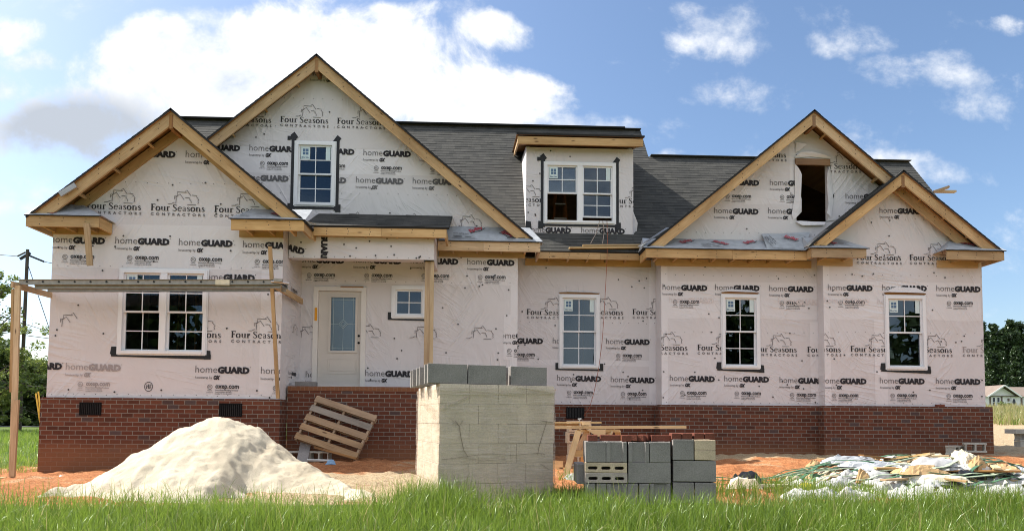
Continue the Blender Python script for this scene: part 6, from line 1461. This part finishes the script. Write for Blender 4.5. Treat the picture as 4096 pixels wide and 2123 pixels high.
tag(lk('tall_grass', blades('tall_grass', q, .22, .38, .0055, 'grass', .5, 4)), 'scattered taller grass stalks bending over the lawn edge', 'grass', kind='stuff')
q = scatter(900, -8, 8, 3.6, 6.6, lambda x, y: (y < edge(x)+.3) & (np.abs(x) < 1.2+.95*y))
tag(lk('dead_stalks', blades('dead_stalks', q, .2, .42, .006, 'drygrass', .6, 4)), 'sparse dead straw stalks among the green grass', 'grass', kind='stuff')
# scattered weeds on the clay, tufts against the stacks, rough grass on the left field and on the right bank
def tufts(spec, m, hmin, hmax, wd_, lean=.5):
    L = []
    for (x, y, r, n) in spec: a = rng.uniform(0, 6.28, n); rr = r*np.sqrt(rng.random(n)); L.append(np.stack([x+rr*np.cos(a), y+rr*np.sin(a)], -1))
    return blades('t', np.concatenate(L), hmin, hmax, wd_, m, lean)
tf = [(.85, 6.75, .18, 260), (.55, 6.45, .25, 300), (-.5, 6.5, .35, 500), (1.0, 6.35, .3, 300), (2.6, 7.2, .3, 300), (3.6, 7.5, .4, 500), (3.95, 8.6, .25, 200), (7.0, 8.6, .4, 500), (6.9, 8.0, .5, 600), (1.25, 9.1, .3, 120), (1.6, 8.9, .2, 90), (-8.9, 11.5, .5, 200), (-9.3, 13, .9, 500), (3.3, 8.0, .35, 300), (4.1, 7.6, .4, 500), (5.2, 7.5, .5, 500)]
tag(lk('weeds', tufts(tf, 'grass', .08, .24, .008)), 'green weeds sprouting around the block stacks and rubbish', 'weeds', kind='stuff')
q = scatter(60000, -34, -9.2, 13.5, 62, lambda x, y: (rng.random(len(x)) < 1.0) & (x > -12-.72*(y-12)))
tag(lk('field_grass', blades('field_grass', q, .10, .30, .022, 'grass', .5, 2)), 'short rough grass on the field left of the house', 'grass', kind='stuff')
q = scatter(26000, 15, 52, 33, 60, lambda x, y: x < .95*y); m1 = blades('bank_grass', q, .25, .85, .035, 'drygrass', .35, 2)
tag(lk('dry_grass', m1), 'tall straw coloured grass on the bank by the white house', 'grass', kind='stuff')
q = scatter(20000, 15, 52, 33, 60, lambda x, y: x < .95*y)
tag(lk('bank_grass', blades('bank_grass', q, .15, .5, .035, 'grass', .5, 2)), 'green grass on the bank by the white house', 'grass', kind='stuff')

# ------------------------------------------------------------------ trees
def leaf_cloud(name, pts, size, m, flat=.5, droop=0.0):
    n = len(pts); sz = size*rng.uniform(.6, 1.35, n); a = rng.normal(0, 1, (n, 3)); a[:, 2] *= flat; a /= np.linalg.norm(a, axis=1)[:, None]
    b = np.cross(a, rng.normal(0, 1, (n, 3))); b /= np.linalg.norm(b, axis=1)[:, None]
    V = np.stack([pts-a*sz[:, None], pts+b*sz[:, None]*.5, pts+a*sz[:, None], pts-b*sz[:, None]*.5], 1).reshape(-1, 3)
    return mesh_raw(name, V, (np.arange(n)*4)[:, None]+np.arange(4)[None, :], np.zeros((0, 3), int), np.repeat(rng.random(n), 4), m)
def deciduous(h, w, nl, ls, m, clusters=26, low=.12, seed=1, sparse=False):
    """a trunk with forking limbs and leaf clumps round their ends; returns trunk MB and leaf mesh"""
    R = np.random.default_rng(seed); mb = MB(); ends = []
    mb.tube([(0, 0, -.3), (.02*h, 0, h*.25), (.01*h, .01*h, h*.55), (0, 0, h*.86)], h*.022, 7, 'bark', r1=h*.006)
    for k in range(clusters):
        t = R.uniform(low, .95); az = R.uniform(0, 6.28); prof_ = math.sin(math.pi*min(1, (t-low)/(1.02-low))**.75)**.7
        r = w*.5*prof_*R.uniform(.45, 1.05); z0 = h*max(.12, t-.22); e = np.array([r*math.cos(az), r*math.sin(az), h*t+R.uniform(-.03, .05)*h])
        mid = np.array([r*.45*math.cos(az+.3), r*.45*math.sin(az+.3), lerp(z0, e[2], .55)])
        mb.tube([(0, 0, z0), tuple(mid), tuple(e)], h*.0075, 5, 'bark', r1=h*.0018); ends.append((e, mid))
        for s_ in range(3):
            e2 = e+R.normal(0, .07*h, 3)*np.array([1, 1, .8]); mb.tube([tuple(mid*.35+e*.65), tuple(e2)], h*.003, 4, 'bark', r1=h*.0008); ends.append((e2, e))
    P_ = []
    per = nl//len(ends)
    for e, mid in ends:
        s_ = w*(.055 if sparse else .085)*R.uniform(.6, 1.4); q = R.normal(0, 1, (per, 3)); q *= (s_*R.random((per, 1))**.33)/np.linalg.norm(q, axis=1)[:, None]; q[:, 2] *= .75; P_.append(e+q)
        k = per//4; t = R.random((k, 1)); P_.append(mid+(e-mid)*t+R.normal(0, s_*.4, (k, 3)))
    return mb, leaf_cloud('crown', np.concatenate(P_), ls, m)
def tree_proto(h, w, nl, ls, m, seed, **kw):
    mb, lm = deciduous(h, w, nl, ls, m, seed=seed, **kw); me = mb.build('trunk', 'bark', origin=(0, 0, 0)); tm = me.data; bpy.data.objects.remove(me); return tm, lm
def plant(name, pr, loc, label, cat='tree', group=None, sc_=1.0, yaw=0.0, wide=1.0):
    r = empty(name, loc, label, cat, group); r.scale = (sc_*wide, sc_*wide, sc_); r.rotation_euler.z = yaw
    for nm, me in (('trunk', pr[0]), ('crown', pr[1])): o = lk(nm, me); o.parent = r
    return r
pa = tree_proto(12, 8, 9000, .105, 'leaf', 11, clusters=24, low=.1, sparse=True)
pb = tree_proto(9, 8.5, 9000, .21, 'leaf', 12, clusters=30, low=.03)
pc_ = tree_proto(9, 9, 9000, .22, 'leaf2', 13, clusters=30, low=.03)
def onray(px, D): d = ray(px, 1680); k = D/d.y; return CAM.x+d.x*k, CAM.y+d.y*k
LT = [('tall airy spring tree at the left edge of the photo', pa, -75, 46, 1.0, 1.0), ('slim airy tree just left of the tall one, cut by the photo edge', pa, -230, 50, .95, .9),
      ('bushy light green tree against the house corner on the left', pb, 150, 82, .92, 1.0), ('bushy light green tree behind the utility pole', pb, 75, 86, 1.0, 1.0), ('dark leafy tree at the far left edge behind the post', pc_, -20, 80, 1.02, 1.15), ('dark leafy tree low behind the scaffold post', pc_, 105, 78, .62, 1.2),
      ('dark leafy tree hidden mostly behind the left wing', pc_, 260, 84, .9, 1.1), ('light green tree partly behind the left wing', pb, 215, 90, .95, 1.0), ('low dark bushy tree beside the yellow stakes', pc_, 170, 76, .6, 1.3), ('dark tree left of the road bend', pc_, -140, 78, 1.0, 1.2), ('pale bushy tree left of the airy trees', pb, -260, 84, 1.05, 1.1), ('low dark bush tree under the airy tree', pc_, 40, 77, .5, 1.4)]
for k, (lb, pr, px, D, s_, wdn) in enumerate(LT):
    x, y = onray(px, D); plant('tree', pr, (x, y, gzf(x, y)), lb, 'tree', 'trees along the road on the left', s_, k*1.3, wdn)
def pine(h, w, n, seed):
    R = np.random.default_rng(seed); mb = MB(); mb.tube([(0, 0, -.3), (0, 0, h*.5), (.1, 0, h*.97)], h*.014, 6, 'bark', r1=h*.002); P_ = []
    nb = 95
    for k in range(nb):
        t = R.uniform(.08, .99); r = w*.5*(1-t)**.75*R.uniform(.55, 1.12)+.15; az = R.uniform(0, 6.28); z = h*t
        e = np.array([r*math.cos(az), r*math.sin(az), z+R.uniform(-.01, .035)*h]); mb.tube([(0, 0, z), tuple(e)], h*.003, 4, 'bark', r1=h*.0008)
        m_ = n//nb; tt = R.uniform(.25, 1.08, (m_, 1)); P_.append(np.array([0, 0, z])+(e-np.array([0, 0, z]))*tt+R.normal(0, .32+.02*h*(1-t), (m_, 3))*np.array([1, 1, .6]))
    lm = leaf_cloud('crown', np.concatenate(P_), .42, 'needle', .9); o = mb.build('trunk', 'bark', origin=(0, 0, 0)); tm = o.data; bpy.data.objects.remove(o); return tm, lm
p1, p2 = pine(22, 8.5, 7600, 21), pine(22, 7, 7600, 22)
PN = ['pine directly behind the brown roof ridge', 'pine at the house wall, left end of the dark stand', 'pine with a spiky top right of the first', 'tallest pine in the middle of the stand', 'pine at the right photo edge', 'pine just past the right photo edge', 'back row pine showing between the first two', 'back row pine showing left of the tallest', 'back row pine near the right edge', 'pine hidden mostly by the right wing', 'pine far right past the photo edge', 'back row pine far right', 'short pine in front of the stand on the left', 'short pine in front of the stand on the right', 'short pine in the middle front of the stand']
PX = [(3985, 150, 1.08), (3935, 148, 1.08), (4020, 155, 1.06), (4055, 150, 1.12), (4090, 152, 1.12), (4150, 150, 1.1), (3960, 166, 1.1), (4035, 170, 1.16), (4075, 168, 1.2), (3885, 150, .95), (4230, 155, 1.12), (4190, 170, 1.15), (3965, 140, .72), (4070, 141, .76), (4015, 139, .7)]
for k, (lb, (px, D, s_)) in enumerate(zip(PN, PX)):
    x, y = onray(px, D); plant('pine_tree', p1 if k % 2 else p2, (x, y, gzf(x, y)-.5), 'dark '+lb, 'pine tree', 'pines behind the white house', s_*.86, k*2.1)
# the wood across the street, seen only as the dark reflection in the lower window panes
W_ = []
for k in range(26):
    x0 = -52+4.2*k+rng.uniform(-1, 1)
    if -12.5 < x0 < 12.5: continue
    y0 = -26+rng.uniform(-3, 3); hh = rng.uniform(10.5, 13.5); q = rng.normal(0, 1, (900, 3)); q /= np.linalg.norm(q, axis=1)[:, None]; q *= rng.random((900, 1))**.33
    W_.append(q*np.array([3.2, 3.0, hh*.5])+np.array([x0, y0, hh*.5-1]))
tag(lk('wood', leaf_cloud('wood', np.concatenate(W_), .6, 'leaf2', .8)), 'dark wood across the street mirrored in the lower window panes', 'wood', kind='stuff')

W_ = []
for k in range(62):
    x0 = -150+4.4*k+rng.uniform(-1, 1); y0 = 185+rng.uniform(-5, 5); hh = rng.uniform(9, 14); q = rng.normal(0, 1, (260, 3)); q /= np.linalg.norm(q, axis=1)[:, None]; q *= rng.random((260, 1))**.33
    W_.append(q*np.array([3.6, 3.0, hh*.55])+np.array([x0, y0, hh*.45+gzf(x0, y0)-1]))
tag(lk('far_wood', leaf_cloud('far_wood', np.concatenate(W_), 1.0, 'leaf2', .8)), 'far wooded skyline behind the house', 'wood', kind='stuff')

# ------------------------------------------------------------------ utility pole and wires
x, y = onray(80, 50); zb = gzf(x, y); zt_ = CAM.z+(1666-1012)/FPX*50.3
up = empty('utility_pole', (x, y, zb), 'dark wooden utility pole with wires behind the left trees', 'utility pole'); ORG[up.name] = Vector((x, y, zb))
MB().tube([(x, y, zb-.2), (x, y, zt_)], .13, 10, 'pole', r1=.11).build('pole', 'pole', parent=up)
MB().bar((x-.5, y, zt_-.7), (x+.2, y, zt_-.25), .1, .18, m='wire').build('bracket', 'wire', parent=up)
mb = MB(); mb.tube([(x+.15, y, zt_-.45), (x+1.0, y+.3, zt_-.8)], .07, 6, 'wire'); mb.build('insulator', 'wire', parent=up)
mb = MB(); mb.tube([(x-.7, y, zt_-.5), (x-.15, y, zt_-.2)], .06, 6, 'wire'); mb.build('insulator', 'wire', parent=up)
def wire(a, b, sag, label, r=.022):
    a, b = Vector(a), Vector(b); mb = MB(); pts = [lerp(a, b, i/14)+Vector((0, 0, -sag*4*(i/14)*(1-i/14))) for i in range(15)]; mb.tube(pts, r, 4, 'wire'); tag(mb.build('wire', 'wire', origin=a), label, 'wire', 'wires on the utility pole')
wire((x+1.0, y+.3, zt_-.8), (x+34, y+14, zt_-3.6), .5, 'topmost wire running right from the pole behind the house'); wire((x, y, zt_-6.2), (x+34, y+8, zt_-9), .3, 'middle wire running right from the pole behind the house'); wire((x, y, zt_-9.8), (x+30, y+6, zt_-11), .2, 'lowest wire running right from the pole behind the house', .035)
wire((x-.7, y, zt_-.5), (x-40, y-6, zt_+2.5), .4, 'upper wire leaving the pole to the left'); wire((x-.1, y, zt_-5.9), (x-40, y-4, zt_-5.5), .3, 'lower wire leaving the pole to the left')
wire((x+.1, y, zt_-1.2), (x+3.3, y+2, zb), 0.0, 'guy wire slanting from the pole to the ground')

# ------------------------------------------------------------------ the white house on the right
D = 113.0
def hp(px, py, dy=0.0): return P(px, py, D+dy)
wl, wr = hp(3925, 1600).x, hp(4230, 1600).x; zb = hp(4000, 1650).z; ze = hp(3990, 1583).z; zap = hp(4003, 1545).z
mh = empty('white_house', (hp(4020, 1650).x, D, zb), 'low white house with brown shingled roof and dark shutters on the rise', 'house'); ORG[mh.name] = mh.location.copy()
xa = hp(4003, 1545).x; gl_, gr_ = hp(3942, 1580).x, hp(4064, 1580).x
mb = MB(); mb.mbox(wl-6, wr+4, D, D+9, zb-1.5, ze, 'siding'); mb.face([(gl_, D-.02, ze), (gr_, D-.02, ze), (xa, D-.02, zap)], None, 'siding'); mb.build('wall', 'siding', parent=mh)
zr_ = hp(4050, 1541).z
mb = MB(); mb.face([(wl-6.5, D-.4, ze-.05), (wr+4.5, D-.4, ze-.05), (wr+4.5, D+4.5, zr_), (wl-6.5, D+4.5, zr_)], None, 'brownroof'); mb.face([(wl-6.5, D+9.4, ze), (wr+4.5, D+9.4, ze), (wr+4.5, D+4.5, zr_), (wl-6.5, D+4.5, zr_)], None, 'brownroof')
for sx, ex in ((-1, gl_-.3), (1, gr_+.3)):
    mb.face([(xa, D-.9, zap+.25), (xa, D+4.5, zap+.25), (ex, D+4.5, ze-.1), (ex, D-.9, ze-.1)], None, 'brownroof')
    mb.bar((xa, D-.92, zap+.17), (ex, D-.92, ze-.18), .06, .22, up=(0, 0, 1), m='siding')
mb.build('roof', 'brownroof', parent=mh)
for i, (a, b, c, d) in enumerate(((3968, 1587, 3982, 1630), (3986, 1587, 4000, 1630), (4094, 1582, 4112, 1628))):
    q0, q1 = hp(a, b), hp(c, d); mb = MB(); mb.box(q0.x, q1.x, D-.06, D-.01, q1.z, q0.z, 'vinyl'); zm_ = (q0.z+q1.z)/2
    f_ = mb.build('window', 'vinyl', parent=mh)
    for (za, zb_) in ((q1.z+.08, zm_-.04), (zm_+.04, q0.z-.08)): MB().box(q0.x+.09, q1.x-.09, D-.075, D-.062, za, zb_, 'door_navy').build('pane', 'door_navy', parent=f_)
for (a, b, c, d) in ((3957, 1585, 3964, 1630), (4003, 1585, 4010, 1630), (4082, 1580, 4090, 1630)): q0, q1 = hp(a, b), hp(c, d); MB().box(q0.x, q1.x, D-.08, D-.01, q1.z, q0.z, 'shutter').build('shutter', 'shutter', parent=mh)
q0, q1 = hp(4044, 1582), hp(4062, 1637); mb = MB(); mb.box(q0.x, q1.x, D-.05, D-.005, q1.z, q0.z, 'vinyl'); mb.box(q0.x-.06, q0.x-.002, D-.06, D-.004, q1.z, q0.z, 'tarp'); dd = mb.build('door', 'vinyl', parent=mh)
c = hp(4055, 1608); mb = MB(); mb.prism([(.26*math.cos(t*.4488), .62*math.sin(t*.4488)) for t in range(14)], [], .02, Matrix(((1, 0, 0, c.x), (0, 0, -1, D-.055), (0, 1, 0, c.z), (0, 0, 0, 1))), 'door_navy'); mb.build('pane', 'door_navy', parent=dd)
q0 = hp(4032, 1592); mb = MB(); mb.box(q0.x-.1, q0.x+.12, D-.2, D-.005, q0.z-.5, q0.z, 'shutter'); mb.build('wall_lamp', 'shutter', parent=mh)
mb = MB(); a, b = hp(4058, 1640, -2), hp(4100, 1636, -2)
for i in range(9): t = i/8; c = lerp(a, b, t); mb.box(c.x-.05, c.x+.05, D-2.05, D-1.95, c.z-1.6, c.z+.4, 'shutter')
mb.bar((a.x, D-2, a.z+.4), (b.x, D-2, b.z+.4), .1, .1, m='shutter'); mb.build('porch_rail', 'shutter', parent=mh)
pbz = tree_proto(2.6, 5, 2200, .2, 'leaf', 31, clusters=14, low=.02)
for k, (px, s_, lb) in enumerate(((4015, .9, 'round green shrub in front of the white house wall'), (3955, .7, 'green shrub at the left end of the white house'))):
    x, y = onray(px, 104); plant('shrub', pbz, (x, y, gzf(x, y)-.9), lb, 'shrub', None, s_, k)
bpy.context.view_layer.update()
